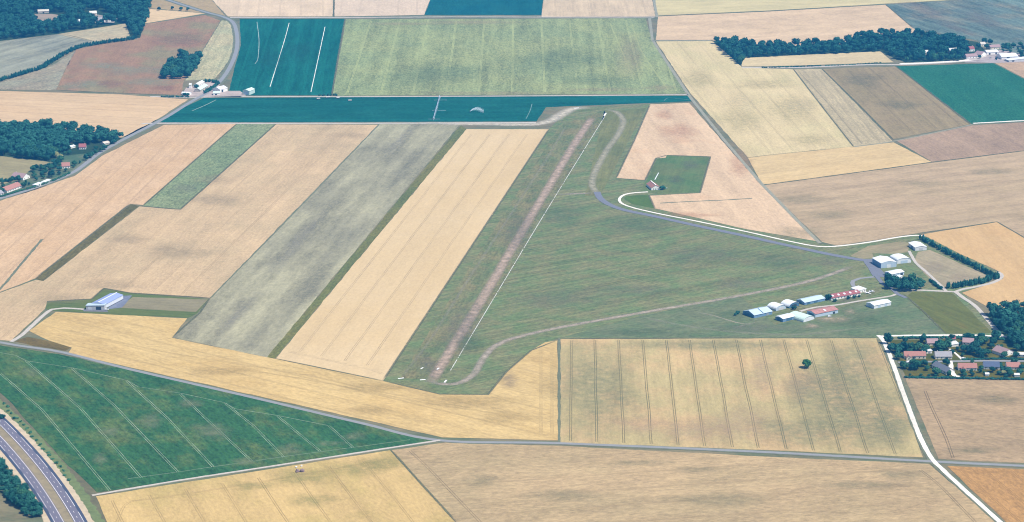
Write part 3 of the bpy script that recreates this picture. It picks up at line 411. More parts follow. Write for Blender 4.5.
for c, rx, ry in [((150,422),16,8), ((212,431),22,9), ((245,462),14,4), ((110,432),12,6), ((290,450),14,6), ((355,437),12,5), ((100,460),8,6), ((330,444),18,3), ((190,404),14,5), ((30,372),10,5)]: blotch('low_green', c, rx, ry, PALEG, .62)
for c, rx, ry in [((740,425),48,22), ((690,430),40,12), ((640,425),30,10), ((762,375),16,22), ((800,385),20,18)]: blotch('low_tram', c, rx, ry, (.4,.28,.18), .5)
for c, rx, ry in [((865,415),52,40), ((850,365),40,26), ((890,430),26,24), ((800,430),50,18), ((700,345),120,5), ((820,395),40,36), ((600,390),50,44)]: blotch('low_tram', c, rx, ry, (.185,.2,.11), .55)
for c, rx, ry in [((300,478),40,9), ((360,468),36,8), ((385,462),22,7), ((310,500),26,8), ((250,486),22,5)]: blotch('low_wheat', c, rx, ry, (.27,.25,.09), .6)
for c, rx, ry in [((215,200),34,7), ((175,252),40,8), ((215,180),20,5), ((110,285),30,6), ((350,135),22,4), ((60,300),24,6), ((130,240),26,5)]: blotch('mid_tan', c, rx, ry, (.28,.225,.14), .38)
for c, rx, ry, r_ in [((330,262),52,12,-.85), ((300,298),40,14,-.85), ((395,180),40,9,-.8), ((255,335),26,10,-.8)]: blotch('mid_grey', c, rx, ry, (.15,.145,.11), .32, rot=r_)
for c, rx, ry, r_ in [((300,240),50,6,-.85), ((400,140),26,5,-.8), ((235,318),30,7,-.8)]: blotch('mid_grey', c, rx, ry, (.27,.25,.19), .55, rot=r_)
for c, rx, ry in [((790,110),30,16), ((740,120),26,14), ((760,85),34,6), ((700,80),18,10), ((810,140),26,6)]: blotch('r_yellow', c, rx, ry, (.3,.27,.12), .4)
for c, rx, ry in [((800,105),20,8), ((745,100),24,8)]: blotch('r_yellow', c, rx, ry, (.5,.42,.24), .5)
for c, rx, ry in [((800,200),36,5), ((920,183),30,4), ((990,172),26,4), ((800,232),30,7), ((830,215),26,5)]: blotch('r_big', c, rx, ry, (.26,.23,.13), .5)
for c, rx, ry in [((130,70),36,6), ((100,66),24,4), ((150,82),30,5), ((88,84),16,5), ((165,72),12,6), ((72,86),14,4)]: blotch('left_red', c, rx, ry, (.25,.27,.17), .6)
for c, rx, ry in [((180,40),30,8), ((110,84),16,4), ((165,88),14,3)]: blotch('left_red', c, rx, ry, (.26,.13,.09), .6)
for c, rx, ry in [((470,22.5),60,2.4), ((600,90),40,2), ((660,88),16,4), ((400,24),40,1.6), ((480,93),90,1.4), ((630,56),14,22)]: blotch('pale_green', c, rx, ry, (.36,.29,.16), .55)
for c, rx, ry in [((440,75),60,12), ((560,60),50,14), ((600,80),40,6)]: blotch('pale_green', c, rx, ry, (.1,.15,.075), .45)
for c, rx, ry in [((470,402),60,8), ((380,388),40,6), ((370,410),26,5), ((500,418),30,7), ((220,372),40,5)]: blotch('low_yellow', c, rx, ry, (.34,.25,.1), .5)
for c, rx, ry in [((700,470),30,3), ((640,463),40,3), ((480,480),20,8), ((560,495),50,6), ((720,500),60,7), ((860,485),50,5), ((900,475),30,5)]: blotch('low_buff', c, rx, ry, (.22,.2,.11), .5)
for c, rx, ry in [((975,450),30,5), ((1000,400),24,5)]: blotch('low_tan', c, rx, ry, (.2,.19,.1), .5)
for c, rx, ry in [((680,132),18,8), ((740,165),12,14), ((690,215),30,3), ((665,115),10,6)]: blotch('tri_wheat', c, rx, ry, (.42,.22,.12), .5)
for c, rx, ry in [((860,80),26,8), ((900,105),24,5)]: blotch('r_brown', c, rx, ry, (.15,.15,.08), .5)
for c, rx, ry in [((930,12),30,5), ((985,20),30,6), ((960,30),24,4)]: blotch('far_blue', c, rx, ry, (.22,.17,.13), .5, rot=.35)
for c, rx, ry in [((270,60),16,14), ((300,50),20,10)]: blotch('dark_lines', c, rx, ry, (.02,.1,.08), .5)
# ---------------------------------------------------------------- airfield grass, meadows, yards
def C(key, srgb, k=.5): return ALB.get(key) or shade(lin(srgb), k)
def patch(key, name, label, cat, px, z, cA, cB, rowdir, amp=.8, **k):
    A = C(key, cA); r = [max(.3, min(3, b/max(a, 1e-3))) for a, b in zip(lin(cA), lin(cB))]
    kk = dict(Streak=.15, Fine=.25, Row=4.0, Patch=70.0, Band=.1); kk.update(k)
    o = slab(name, [G(*q).xy for q in px], z, fmat(name + '_' + key, A, tuple(a*q for a, q in zip(A, r)), ang(*rowdir), **kk), amp=amp)
    BASEZ[key] = z; FCOL[key] = A; FPOLY[key] = [G(*q).xy for q in px]; FOBJ[key] = o
    return tag(o, label, cat, None, 'structure')
patch('grass', 'airfield_grass', 'mown grey green grass of the airfield with worn lines', 'grass',
 [(383,381),(549,128.5),(572,108),(650,104),(700,150),(775,215),(819,243.5),(836,246),(871,242),(918,234),(930,237),(1000,273),(985,285),(962,292),(1002,338),(880,338),(558,338.6),(545,342.5),(531,350.5),(506,372),(488,394.6),(440,394.3)],.06,(142,152,138),(122,150,128),((600,330),(830,285)), Streak=.13, Row=3, Fine=.6, Patch=34, PatchLo=.4, PatchHi=.62, Band=.26, BandW=6, Mottle=.18)
patch('grass_run', 'runway_strip', 'greyer worn runway strip between yellow wheat and white edge line', 'runway',
 [(400,378),(560,125),(604,110),(606,114),(449,372),(440,380)],.085,(148,150,142),(120,142,128),((452,370),(606,114)), Streak=.24, Row=4, Fine=.6, Patch=36, PatchLo=.4, PatchHi=.64)
patch('grass_loop', 'mown_lane', 'dry mown lane right of the white runway line', 'grass',
 [(604,111),(625,110),(646,108),(600,196),(585,196)],.085,(152,160,148),(136,150,138),((622,112),(590,194)), Streak=.3, Row=5, Patch=60)
patch('grass_south', 'meadow', 'greener grass below the dirt taxi track beside the hangars', 'grass',
 [(562,337.5),(640,316),(740,296),(775,325),(900,293),(912,300),(952,334),(885,336.5)],.085,(130,144,122),(114,140,112),((600,332),(800,300)), Patch=36, Streak=.2, Fine=.5, PatchLo=.4, PatchHi=.62)
patch('grass_east', 'meadow', 'dull green meadow corner below the access road with dry reddish rows', 'field',
 [(912,292),(952,292.5),(992,333),(945,333.5),(906,297)],.1,(112,134,110),(134,138,116),((930,305),(975,325)), Streak=.35, Row=5, PatchLo=.55, PatchHi=.75, Patch=50)
patch('grass_notch', 'meadow', 'dark green grass plot beside the red roofed house', 'grass',
 [(646,181),(657,159),(667,156),(709.5,157),(699,192.5),(660,194),(640,192)],.09,(128,148,138),(108,144,128),((657,159),(640,192)), Streak=.2)
patch('grass_drop', 'meadow', 'green teardrop of grass inside the white track bend', 'grass',
 [(626,196),(648,194.5),(654,208.5),(632,204),(624,199)],.09,(105,142,120),(99,134,114),((626,196),(654,208)))
patch('dry_meadow', 'meadow', 'dry grey tan meadow enclosed by the airfield hedge', 'field',
 [(914,262),(918,252),(930,250),(948,258),(989,276.5),(958,282),(943,288),(930,279)],.1,(186,178,166),(174,170,156),((920,255),(980,275)), Streak=.25, Patch=45)
patch('dry_corner', 'meadow', 'dry tan grass corner beside the paved apron', 'grass',
 [(850,256),(868,246),(900,241.5),(910,243),(908,252),(896,254),(872,253),(874,258),(862,259)],.09,(178,170,156),(164,164,146),((850,256),(905,244)), Streak=.2)
patch('barn_plot', 'meadow', 'grey green grass plot around the blue barn', 'field',
 [(47,302),(92,299.5),(104,289),(131,293.5),(209,299),(197,313.5),(188,318),(110,314.5),(55,311),(46,309)],.1,(110,136,112),(124,142,116),((50,306),(190,312)), Streak=.2)
patch('barn_grey', 'stubble_field', 'grey tan mown plot beside the blue barn forecourt', 'field',
 [(133,297),(208,299.5),(196,312),(120,308)],.13,(166,164,150),(157,155,142),((133,300),(205,304)), Streak=.15)
patch('barn_court', 'paved_yard', 'blue grey paved yard on the right of the blue barn', 'yard',
 [(107,309.5),(120,296),(132,295.5),(122,307.5)],.16,(122,134,158),(112,124,150),((107,309),(132,296)), Streak=.1)
patch('barn_front', 'paved_yard', 'grey paved strip in front of the blue barn', 'yard',
 [(82,309.5),(107,309.8),(108,312),(84,311.5)],.155,(150,150,156),(140,140,150),((82,309),(107,310)))
patch('village_l', 'garden_ground', 'garden grass among the roadside houses on the left edge', 'ground',
 [(-100,225),(0,196),(40,184),(75,169),(98,152),(118,139),(110,136),(60,152),(52,160),(0,186),(-100,205)],.1,(96,122,92),(130,136,104),((0,190),(75,170)), Patch=30)
patch('field_l', 'stubble_field', 'grey tan field patch between wood and gardens on the left edge', 'field',
 [(-100,150),(0,156),(45,161),(50,163),(34,167),(18,180),(0,185),(-100,205)],.12,(172,170,156),(163,161,148),((0,158),(45,163)), Streak=.2)
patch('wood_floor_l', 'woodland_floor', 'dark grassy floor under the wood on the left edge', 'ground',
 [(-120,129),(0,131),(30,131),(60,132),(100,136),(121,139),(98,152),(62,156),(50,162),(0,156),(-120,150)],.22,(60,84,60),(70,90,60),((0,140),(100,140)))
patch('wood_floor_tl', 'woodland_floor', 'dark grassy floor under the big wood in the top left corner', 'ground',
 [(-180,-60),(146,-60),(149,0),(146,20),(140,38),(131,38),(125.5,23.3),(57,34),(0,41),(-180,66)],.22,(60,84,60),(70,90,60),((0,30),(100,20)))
patch('clearing_tl', 'clearing', 'tan clearing inside the big wood top left', 'ground',
 [(34,14),(52,14),(64,16),(66,20),(54,26),(36,24)],.26,(196,172,150),(176,164,140),((34,18),(64,20)), Patch=40)
patch('yard_tl', 'paved_yard', 'pale yard around the houses inside the big wood', 'yard',
 [(84,13),(100,15),(118,19),(114,23),(96,23),(86,19)],.26,(190,176,166),(170,164,160),((84,15),(114,20)), Patch=30)
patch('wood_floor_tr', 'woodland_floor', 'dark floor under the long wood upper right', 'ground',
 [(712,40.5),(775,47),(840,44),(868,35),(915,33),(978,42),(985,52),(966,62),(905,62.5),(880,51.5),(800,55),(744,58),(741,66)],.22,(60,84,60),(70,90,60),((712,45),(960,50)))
patch('farm_yard', 'farmyard', 'pale concrete and gravel yard of the roadside farm', 'yard',
 [(182,95.5),(186,88),(200,84),(222,79),(219,87),(214,92.5),(226,91),(240,91),(246,95.5),(240,97),(184,96.8)],.3,(226,206,196),(206,190,180),((182,95),(246,95)), Patch=20, Streak=.05)
patch('hill_yard', 'farmyard', 'pale gravel yard of the hilltop farm at the right edge', 'yard',
 [(962,60.5),(974,56),(986,53),(1000,50),(1030,56),(1030,62),(995,63),(965,62.5)],.3,(216,200,196),(196,182,176),((962,60),(1024,58)), Patch=20, Streak=.05)
patch('gardens', 'garden_ground', 'garden lawns of the village beside the white lane', 'ground',
 [(889,340),(1002,338.5),(1060,338),(1060,379.5),(1024,379),(906,377),(896,358)],.1,(96,114,94),(118,124,102),((900,360),(1020,362)), Patch=22, PatchLo=.45, PatchHi=.6)
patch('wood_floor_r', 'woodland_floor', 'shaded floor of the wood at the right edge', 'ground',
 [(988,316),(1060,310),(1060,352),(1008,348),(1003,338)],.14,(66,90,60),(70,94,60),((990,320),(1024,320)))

# ---------------------------------------------------------------- roads and tracks
ASPH = pmat('asphalt', (.14,.145,.175), .9, .10, .2)
ASPH2 = pmat('pale_asphalt', (.21,.21,.21), .9, .10, .15)
CHALK = pmat('chalk_gravel', ALB.get('chalk', (.66,.61,.54)), .95, .22, .3)
CHALK2 = pmat('dusty_gravel', ALB.get('chalk2', (.4,.36,.31)), .95, .25, .3)
DIRT = pmat('worn_earth', ALB.get('dirt', (.27,.22,.17)), .95, .25, .25)
DIRT2 = pmat('thin_dry_grass', ALB.get('dirt2', (.23,.22,.155)), .95, .35, .22)
VERGE = pmat('verge_grass', ALB.get('verge', (.12,.13,.075)), .95, .35, .15)
OLDP = pmat('worn_white_line', (.5,.5,.46), .9, .3, .15)
PAINT = pmat('road_paint', (.8,.8,.8), .7, .05, .3)
SDIRT = softmat('soft_earth', (.33,.275,.215), .75, .7); SDIRT2 = softmat('soft_dry_grass', (.32,.29,.2), .72, .6); SWEAR = softmat('runway_wear_earth', (.37,.275,.205), .8, .7); SDIRT3 = softmat('faint_dry_grass', (.3,.28,.19), .28, .9); SCHALK2 = softmat('soft_gravel', (.45,.4,.31), .8, .6)
road('main_verge', 'dull green verges along the grey country road', [(-120,318),(0,342.5),(60,352),(130,369.5),(250,397),(360,423),(440,440.5),(560,443.5),(760,452),(930,461.5),(1024,466),(1140,471)], 9, .2, VERGE, 'verge', .6)
road('country_road', 'grey country road crossing the whole picture in the lower half', [(-120,318),(0,342.5),(60,352),(130,369.5),(250,397),(360,423),(440,440.5),(560,443.5),(760,452),(930,461.5),(1024,466),(1140,471)], 5.2, .3, ASPH2, 'road', .12)
road('chalk_lane_verge', 'dry verges beside the white chalk lane', [(880,338.5),(893,364),(905,398),(920,437),(934,462),(960,486),(1001,523),(1070,585)], 8.5, .23, VERGE, 'verge', .5)
road('chalk_lane', 'bright white chalk lane running down past the village', [(878,335.5),(883.5,341),(893,364),(905,398),(920,437),(932,459),(941,468),(960,486),(1001,523),(1070,585)], 4.6, .32, CHALK, 'lane', .25)
road('chalk_track', 'thin pale track between green crop and bottom wheat field', [(92,495.5),(180,480.5),(300,462),(390,448),(440,440.5)], 3.2, .31, CHALK2, 'track', .25)
road('left_road_verge', 'green verges of the winding road on the left', [(-110,228),(0,198.5),(40,186),(72,173),(86,163.5),(98,154),(116,143.5),(140,131),(165,118),(190,102.5),(208,92),(222,79),(232,63),(237,47),(236.5,32),(232.5,22),(222,16.5),(205,12),(180,4),(150,-6)], 15, .2, VERGE, 'verge', .8)
road('left_road', 'pale grey road winding up the left side past the farm', [(-110,228),(0,198.5),(40,186),(72,173),(86,163.5),(98,154),(116,143.5),(140,131),(165,118),(190,102.5),(208,92),(222,79),(232,63),(237,47),(236.5,32),(232.5,22),(222,16.5),(205,12),(180,4),(150,-6)], 7.0, .33, ASPH2, 'road', .12)
road('farm_track', 'pale straight track above the teal irrigated strip', [(150,96.5),(190,97.5),(240,96.6),(330,96.8),(500,96.2),(688,94.8)], 5.5, .3, CHALK2, 'track', .5)
road('strip_track', 'pale straight track below the teal irrigated strip', [(142,124),(160,123.3),(300,123.5),(440,123.2),(500,122.9),(536,122.6)], 7, .29, CHALK2, 'track', .5)
road('top_track', 'pale straight track along the top fields', [(230,17.6),(330,17.6),(450,17),(560,17.2),(656,17.2)], 7, .3, CHALK2, 'track', .6)
road('right_track', 'grey track along the right side of the pale green field', [(652,-20),(654.5,5),(657,17),(649.5,18.5),(652.5,40),(672,70),(690,97),(724,140),(762,184.5),(793,216),(820,243.5)], 5.0, .3, DIRT2, 'track', .4, sm=False)
road('grove_track', 'thin hedge side track in front of the pale wheat tongue', [(652.5,40.8),(680,40.8),(711,40.6)], 4, .3, DIRT2, 'track', .4)
road('wood_track', 'pale gravel track below the long wood to the hilltop farm', [(742,67.5),(800,67.5),(860,65),(896,64.8),(930,63.6),(962,61.5),(975,59.5),(985,56)], 7.5, .31, CHALK2, 'track', .4)
road('farm_approach', 'bright white gravel lane at the foot of the wood', [(900,64),(930,62.8),(960,61),(970,60)], 9, .36, CHALK, 'lane', .4)
road('green_corner_track', 'white gravel strip at the foot of the dark green rectangle', [(973,123.5),(1000,122),(1024,120.8),(1110,117.5)], 5, .33, CHALK, 'track', .3)
road('white_track', 'white gravel track curving around the airfield corner', [(648,192),(636,192.8),(625,194.5),(619.5,198.5),(621,203),(632,207.5),(655,213),(700,222),(745,231.5),(790,241.5),(818,246.5),(840,246),(870,242.2),(900,237),(917,235.5),(925,236)], 3.5, .31, CHALK, 'track', .2)
road('taxiway', 'blue grey paved taxi road running to the apron', [(597,192),(600,198),(608,204),(624,210),(655,216.5),(700,226.5),(745,236),(790,246),(830,254.5),(858,259.5),(874,261.5)], 9.0, .3, ASPH, 'road', .2)
tag(slab('apron', [G(*q).xy for q in [(862,259.5),(874,259),(880,268.5),(884,273),(886,277.5),(873,276.5),(868,268)]], .33, ASPH), 'blue grey paved apron beside the large white hangar', 'apron', None, 'structure')
road('apron_road', 'blue grey road from the apron down to the hangars', [(872,268),(878,278),(884,285),(892,289),(898,294.5),(906,298)], 5.2, .36, ASPH, 'road', .2)
road('club_drive', 'short grey drive curling to the long red roof', [(874,277),(860,278.5),(853,281),(853,285.5),(857,289)], 5, .31, ASPH2, 'drive', .3)
road('hangar_drive', 'pale drive passing the white barn to the hangars', [(800,311.5),(815,307.5),(838,305),(860,301),(880,298),(892,296),(897,294)], 3.6, .32, CHALK2, 'drive', .3)
road('entry_road', 'pale entry road running right from the apron junction', [(894,290),(905,290),(925,290.5),(945,291.5),(955,292),(962,289.5),(980,286),(996,281.5),(1002,276),(998,272)], 5.0, .33, CHALK2, 'road', .25)
road('meadow_track', 'pale track beside the dry enclosed meadow', [(909,251),(912,256.5),(916,263),(926,272),(938,283),(946,291)], 3.8, .34, CHALK2, 'track', .3)
road('wood_lane', 'pale lane slanting down to the wood at right', [(955,291.5),(962,297),(975,306),(986,318),(996,330),(1003,337)], 5.2, .345, CHALK2, 'lane', .25)
road('village_lane', 'bright white lane along the top of the village', [(880,336.6),(900,335.8),(930,335.5),(960,335.3),(985,335.8),(1004,337),(1060,338)], 4.5, .36, CHALK, 'lane', .25)
road('village_street', 'grey street between the two rows of village houses', [(898,362.5),(920,362),(950,361.5),(985,361),(1024,361.3),(1060,361.5)], 5.0, .31, ASPH2, 'street', .15)
road('garden_path', 'white garden path slanting through the village', [(949,349),(956,354),(963,360.5)], 2.6, .33, CHALK, 'path', .15)
road('drive_loop', 'white gravel drive curving beside the slate roofed house', [(950,361),(951,366),(951,371),(955,376),(960,377)], 5.0, .33, CHALK, 'drive', .3)
road('barn_access', 'pale access road bending to the blue barn', [(11,342),(22,335),(34,324),(44,315),(52,309.5),(64,308.2),(84,309.5)], 4.6, .33, CHALK2, 'road', .25)
softroad('dirt_taxi', 'pale worn earth taxi track looping around the runway end', [(425,380),(436,383),(450,384.3),(462,382),(474,374),(481,362),(490,350),(503,342),(520,336.5),(560,327.5),(640,313),(730,297.5),(800,283.5),(832,274),(852,266)], 10.4, .13, SDIRT, 'track')
softroad('runway_wear', 'worn pinkish brown wheel strip down the middle of the runway', [(431,382),(463,330),(490,286),(520,235),(548,188),(575,143),(592,118)], 15.0, .115, SWEAR, 'track')
softroad('pale_wear', 'faint pale mown line on the left of the runway', [(402,377),(430,340),(470,277),(520,200),(552,150),(566,126)], 5.0, .105, SDIRT3, 'track')
softroad('loop_wear', 'pale worn loop on the far side of the runway', [(607,109),(618,113),(623,121),(619,133),(607,150),(596,170),(592,184),(597,194)], 12.8, .11, SDIRT2, 'track')
softroad('cross_wear', 'pale worn cross track between runway and taxi road', [(556,194.5),(575,193.8),(594,193)], 9.6, .12, SDIRT, 'track')
softroad('grey_sweep', 'grey earth track sweeping around the head of the runway', [(440,124),(480,123.8),(510,124.5),(535,124.2),(551,120.5),(562,114),(573,108.8),(590,107.6)], 25.6, .13, SCHALK2, 'track')
softroad('meadow_wear', 'faint pale wheel lines across the grass below the taxi track', [(637,315),(660,321),(700,328),(750,333),(800,334.5),(860,328)], 8.0, .12, SDIRT3, 'track')
softroad('hangar_path', 'thin pale path across grass to the blue hangars', [(697,312),(715,316),(736,322.5),(748,324),(760,321.5)], 4.2, .13, SDIRT2, 'path')
softroad('hangar_path', 'faint pale path on the grass left of the low white hangar', [(733,328.5),(745,325),(752,324)], 3.8, .14, SDIRT, 'path')
road('field_split', 'dark ditch between yellow wheat and greenish wheat', [(559.2,338),(559.2,442.5)], 2.4, .3, VERGE, 'ditch', .3, 6)
road('dark_edge', 'thin dark grass line between tan wheat and grey ploughed strip', [(379,124.6),(296,211),(211,297.6)], 1.8, .25, VERGE, 'verge', .3, 8)
road('dark_sliver', 'dark grass sliver across the orange wheat at left', [(-20,305),(0,289),(18,268),(42,239.5)], 3.4, .27, VERGE, 'verge', .5, 6)
road('dark_sliver', 'dark grass sliver inside the triangular wheat field', [(660,203.3),(690,201.6),(720,200.4),(752,198.5)], 3.0, .27, VERGE, 'verge', .6, 6)
road('field_margin', 'brown margin between mauve block and wheat wedge', [(854,147),(893.5,141.3),(972,124.8)], 3, .26, DIRT2, 'verge', .4)
wl = smooth([G(450.5,370.5), G(500,288), G(550,205), G(606,114.5)], 3.0); v = []; f = []
for i in range(len(wl)-1):
    if mnoise.noise(Vector((i*.11, 4.2, 0))) + rnd.uniform(-.25, .25) < -.42: continue
    a_, b_ = wl[i], wl[i+1]; t_ = (b_-a_).normalized(); n_ = Vector((-t_.y, t_.x))*rnd.uniform(.24, .46); k_ = len(v)
    v += [(*(a_+n_), .2), (*(b_+n_), .2), (*(b_-n_), .2), (*(a_-n_), .2)]; f.append((k_, k_+1, k_+2, k_+3))
tag(link('runway_line', pyd('runway_line', v, f), OLDP), 'broken white chalk edge line along the grass runway', 'runway line', None, 'structure')
for i, (a, b, wd) in enumerate([((398,378.6),(404,378),1.8),((420,380),(425.5,379.6),1.8),((444.5,382.5),(446.5,380),1.8),((421,369),(423,367.5),1.6),((437,369.5),(439,368),1.6),((574,108.2),(579,107.9),2.5),((606,113),(604,116),2.2)]):
    road('runway_marker', ['white marker bar at the left corner of the runway end','white marker bar at the middle of the runway end','white marker bar where the white line ends','small white marker left of the worn strip end','small white marker right of the worn strip end','white marker at the far left end of the runway','white marker at the far end of the white line'][i], [a, b], wd, .16, PAINT, 'marker', .1, kind=None)

# ---------------------------------------------------------------- motorway
def fitpath(px, lo, hi):
    P = [G(*q) for q in px]; y = np.array([p.y for p in P]); x = np.array([p.x for p in P])
    co = np.polyfit(y-y.mean(), x, 2); ys = np.arange(G(*lo).y, G(*hi).y, -4.0)
    return [Vector((float(np.polyval(co, v-y.mean())), float(v))) for v in ys]
LC = fitpath([(3.4,444.4),(14.6,457.5),(25.7,471.4),(36.3,485.6),(46.3,500.3),(55.7,516.4)], (0,405), (60,580))
RC = fitpath([(0,421),(10,430.5),(21.9,443),(29.6,451.7),(37.4,460.9),(45.1,470.2),(52.7,480.2),(63,495.3),(70.2,506.1),(76.7,517)], (0,390), (60,580))
LANE = pmat('motorway_lane', (.125,.115,.15), .85, .08, .2); SHOULDER = pmat('motorway_shoulder', (.045,.055,.09), .85, .08, .2)
DRYV = pmat('dry_embankment', (.215,.175,.1), .95, .4, .12); GREENV = pmat('green_embankment', (.115,.145,.05), .95, .4, .12)
OLIVEV = pmat('olive_embankment', (.105,.095,.045), .95, .4, .12); PALEV = pmat('pale_dry_bank', (.42,.34,.23), .95, .3, .12)
tag(ribbon('embankment', RC, 0, 44, .10, OLIVEV, None, .12, 1.0), 'olive brown bank between motorway and green crop', 'verge', None, 'structure')
tag(ribbon('embankment', RC, 11, 20, .14, GREENV, None, .16, 1.4), 'green grass strip on the motorway bank', 'verge', None, 'structure')
tag(ribbon('embankment', RC, 6, 12, .17, PALEV, None, .19, .8), 'dry tan strip between motorway shoulder and green grass strip', 'verge', None, 'structure')
tag(ribbon('median', LC, 3, 14, .13, DRYV, None, .15, .6), 'dry tan grass median between the two carriageways', 'verge', None, 'structure')
tag(ribbon('embankment', LC, -12, -4, .13, PALEV, None, .15, 1.2), 'pale dry bank between motorway and roadside trees', 'verge', None, 'structure')
def dashes(name, path, off, wd, on, gap, z, parent, ph=0.0):
    s = [0.0]
    for i in range(1, len(path)): s.append(s[-1] + (path[i]-path[i-1]).length)
    e = offs(path, off-wd/2), offs(path, off+wd/2); v = []; f = []
    def at(E, t):
        i = max(0, min(len(s)-2, int(np.searchsorted(s, t))-1)); return E[i].lerp(E[i+1], (t-s[i])/(s[i+1]-s[i]))
    t = ph
    while t < s[-1]-on:
        k = max(1, int(on/6))
        for j in range(k):
            a, b = t + on*j/k, t + on*(j+1)/k; q = [at(e[0], a), at(e[1], a), at(e[1], b), at(e[0], b)]
            v += [(p.x, p.y, z) for p in q]; n = len(v); f.append((n-4, n-1, n-2, n-3) if False else (n-4, n-3, n-2, n-1))
        t += on+gap
    link(name, pyd(name, v, f), PAINT, parent)
for path, sgn, lab in ((LC, 1, 'left carriageway of the motorway in the bottom left corner'), (RC, -1, 'right carriageway of the motorway in the bottom left corner')):
    o = ribbon('carriageway', path, 4.4, -4.4, .34, LANE, None, .36); tag(o, lab, 'motorway', None, 'structure')
    ribbon('hard_shoulder', path, -sgn*3.75, -sgn*6.6, .36, SHOULDER, o, .38) if sgn > 0 else ribbon('hard_shoulder', path, 6.6, 3.75, .36, SHOULDER, o, .38)
    dashes('lane_marking', path, 0, .28, 3, 10, .375, o, 2.0)
    dashes('edge_line', path, -sgn*3.6, .3, 38, 14, .385, o, 5)
    dashes('edge_line', path, sgn*3.6, .34, 40, 0, .39, o)

for c_, rx, ry, col, st in [((640,225),40,10,(.1,.145,.08),.5), ((560,300),50,12,(.15,.15,.1),.4), ((700,255),50,10,(.14,.145,.1),.4), ((780,262),40,8,(.095,.14,.075),.5), ((560,215),26,12,(.1,.145,.08),.45), ((740,285),30,6,(.17,.165,.12),.45), ((830,262),24,6,(.16,.155,.11),.5), ((470,345),14,10,(.09,.14,.07),.5), ((510,380),12,8,(.17,.14,.11),.5), ((640,290),50,6,(.14,.14,.1),.4)]: blotch('grass', c_, rx, ry, col, st)
for c_, rx, ry, col, st in [((460,330),20,30,(.16,.15,.12),.4), ((520,230),14,30,(.15,.145,.11),.4), ((430,365),14,10,(.13,.13,.1),.5)]: blotch('grass_run', c_, rx, ry, col, st, rot=.5)
for c_, rx, ry, col, st in [((760,328),60,4,(.18,.175,.12),.5), ((640,332),40,4,(.08,.13,.06),.5), ((860,320),30,7,(.085,.13,.06),.5), ((845,300),20,4,(.17,.165,.11),.5), ((730,315),20,5,(.08,.13,.06),.5)]: blotch('grass_south', c_, rx, ry, col, st)
for c_, rx, ry, col, st in [((935,268),16,6,(.3,.25,.17),.6), ((960,277),14,4,(.3,.24,.16),.5)]: blotch('dry_meadow', c_, rx, ry, col, st)
for c_, rx, ry, col, st in [((690,165),10,6,(.15,.15,.11),.5), ((675,180),10,4,(.13,.13,.1),.5)]: blotch('grass_notch', c_, rx, ry, col, st)
for c_, rx, ry, col, st in [((186,188),16,5,(.2,.21,.14),.6)]: blotch('mid_green', c_, rx, ry, col, st)

SV = softmat('ragged_grass_margin', (.12,.125,.07), .8, 1.0, .15)
for i, ln in enumerate([[(236.5,124.3),(190,164.5),(143.5,205.5)], [(275.5,124.5),(228,167),(180.5,209.3)], [(143,206.3),(180,209.5)], [(130,204),(83,241),(36,278)], [(793.5,69.5),(823,108),(853.5,146.8)], [(822,69),(858,104),(893.5,140)], [(896,66.3),(933,95),(971,124.3)], [(768,184.5),(850,173.5),(931.5,162.3),(1024,150.8)], [(997,222),(1030,241)], [(918,233.5),(957,228),(997,222)], [(345,19),(338,57),(331.8,95.5)], [(886,4.8),(900,17),(914,29)], [(391,450.3),(423,486),(456,522)], [(56,90),(120,93.3),(181,95.5)], [(658,16),(770,11),(886,4.8)], [(333.8,-5),(333.5,16)], [(616.3,178),(634,141),(650,104.5)], [(616.5,178.3),(645,180.5),(656,158.3),(667,155.3),(710.5,156.8),(700,193),(649,195.6),(655,208.6)], [(383,381),(440,394.4),(488,394.8),(506,372.2),(531,350.7),(557,340.6)], [(276,358.8),(330,370),(383,381)], [(549,129.2),(466,255),(383,380.8)], [(47,301.5),(92,299),(104,288.3),(130,293),(210,298)], [(560,338.6),(720,338),(879,338)], [(902,292.5),(925,313),(946,334)], [(172,337.6),(200,313),(210,298)], [(65,34.5),(98,42.4)], [(880,50.5),(894,62.5)]]):
    softroad('field_margin', ['left rim of the green meadow strip','right rim of the green meadow strip','foot of the green meadow strip','left rim of the narrow dark grass strip','rim between pale yellow field and slim grey strip','rim between slim grey strip and mauve brown block','rim between mauve brown block and dark green rectangle','upper rim of the broad pinkish tan field','right rim of the golden wheat near the edge','upper rim of the golden wheat beyond the hedge','rim between dark teal crop and pale green field','rim of the weedy corner field upper right','rim between golden wheat and buff field at the bottom','lower rim of the reddish field','rim between cream field and buff field at the top right','rim between the two pale fields at the top','left rim of the triangular wheat field','rim around the notch of the triangular wheat','rim around the runway end','lower rim of the bright yellow strip','rim between yellow wheat and runway grass','upper rim of the blue barn plot','upper rim of the wheat with paired tracks','rim across the grass by the white barn','lower left rim of the grey ploughed strip','rim of the small pale wedge','right rim of the thin wheat tongue'][i] + ', ragged dark grass', ln, 3.4, .29 + .003*i, SV, 'verge', None, True)

for c_, rx, ry, col, st in [((834,319),20,3.5,(.34,.27,.17),.95), ((850,312),8,3,(.3,.25,.16),.8), ((812,326),10,2.5,(.32,.26,.17),.9), ((800,312.5),8,2,(.3,.25,.16),.7)]: blotch('grass_south', c_, rx, ry, col, st, 'trampled_earth')
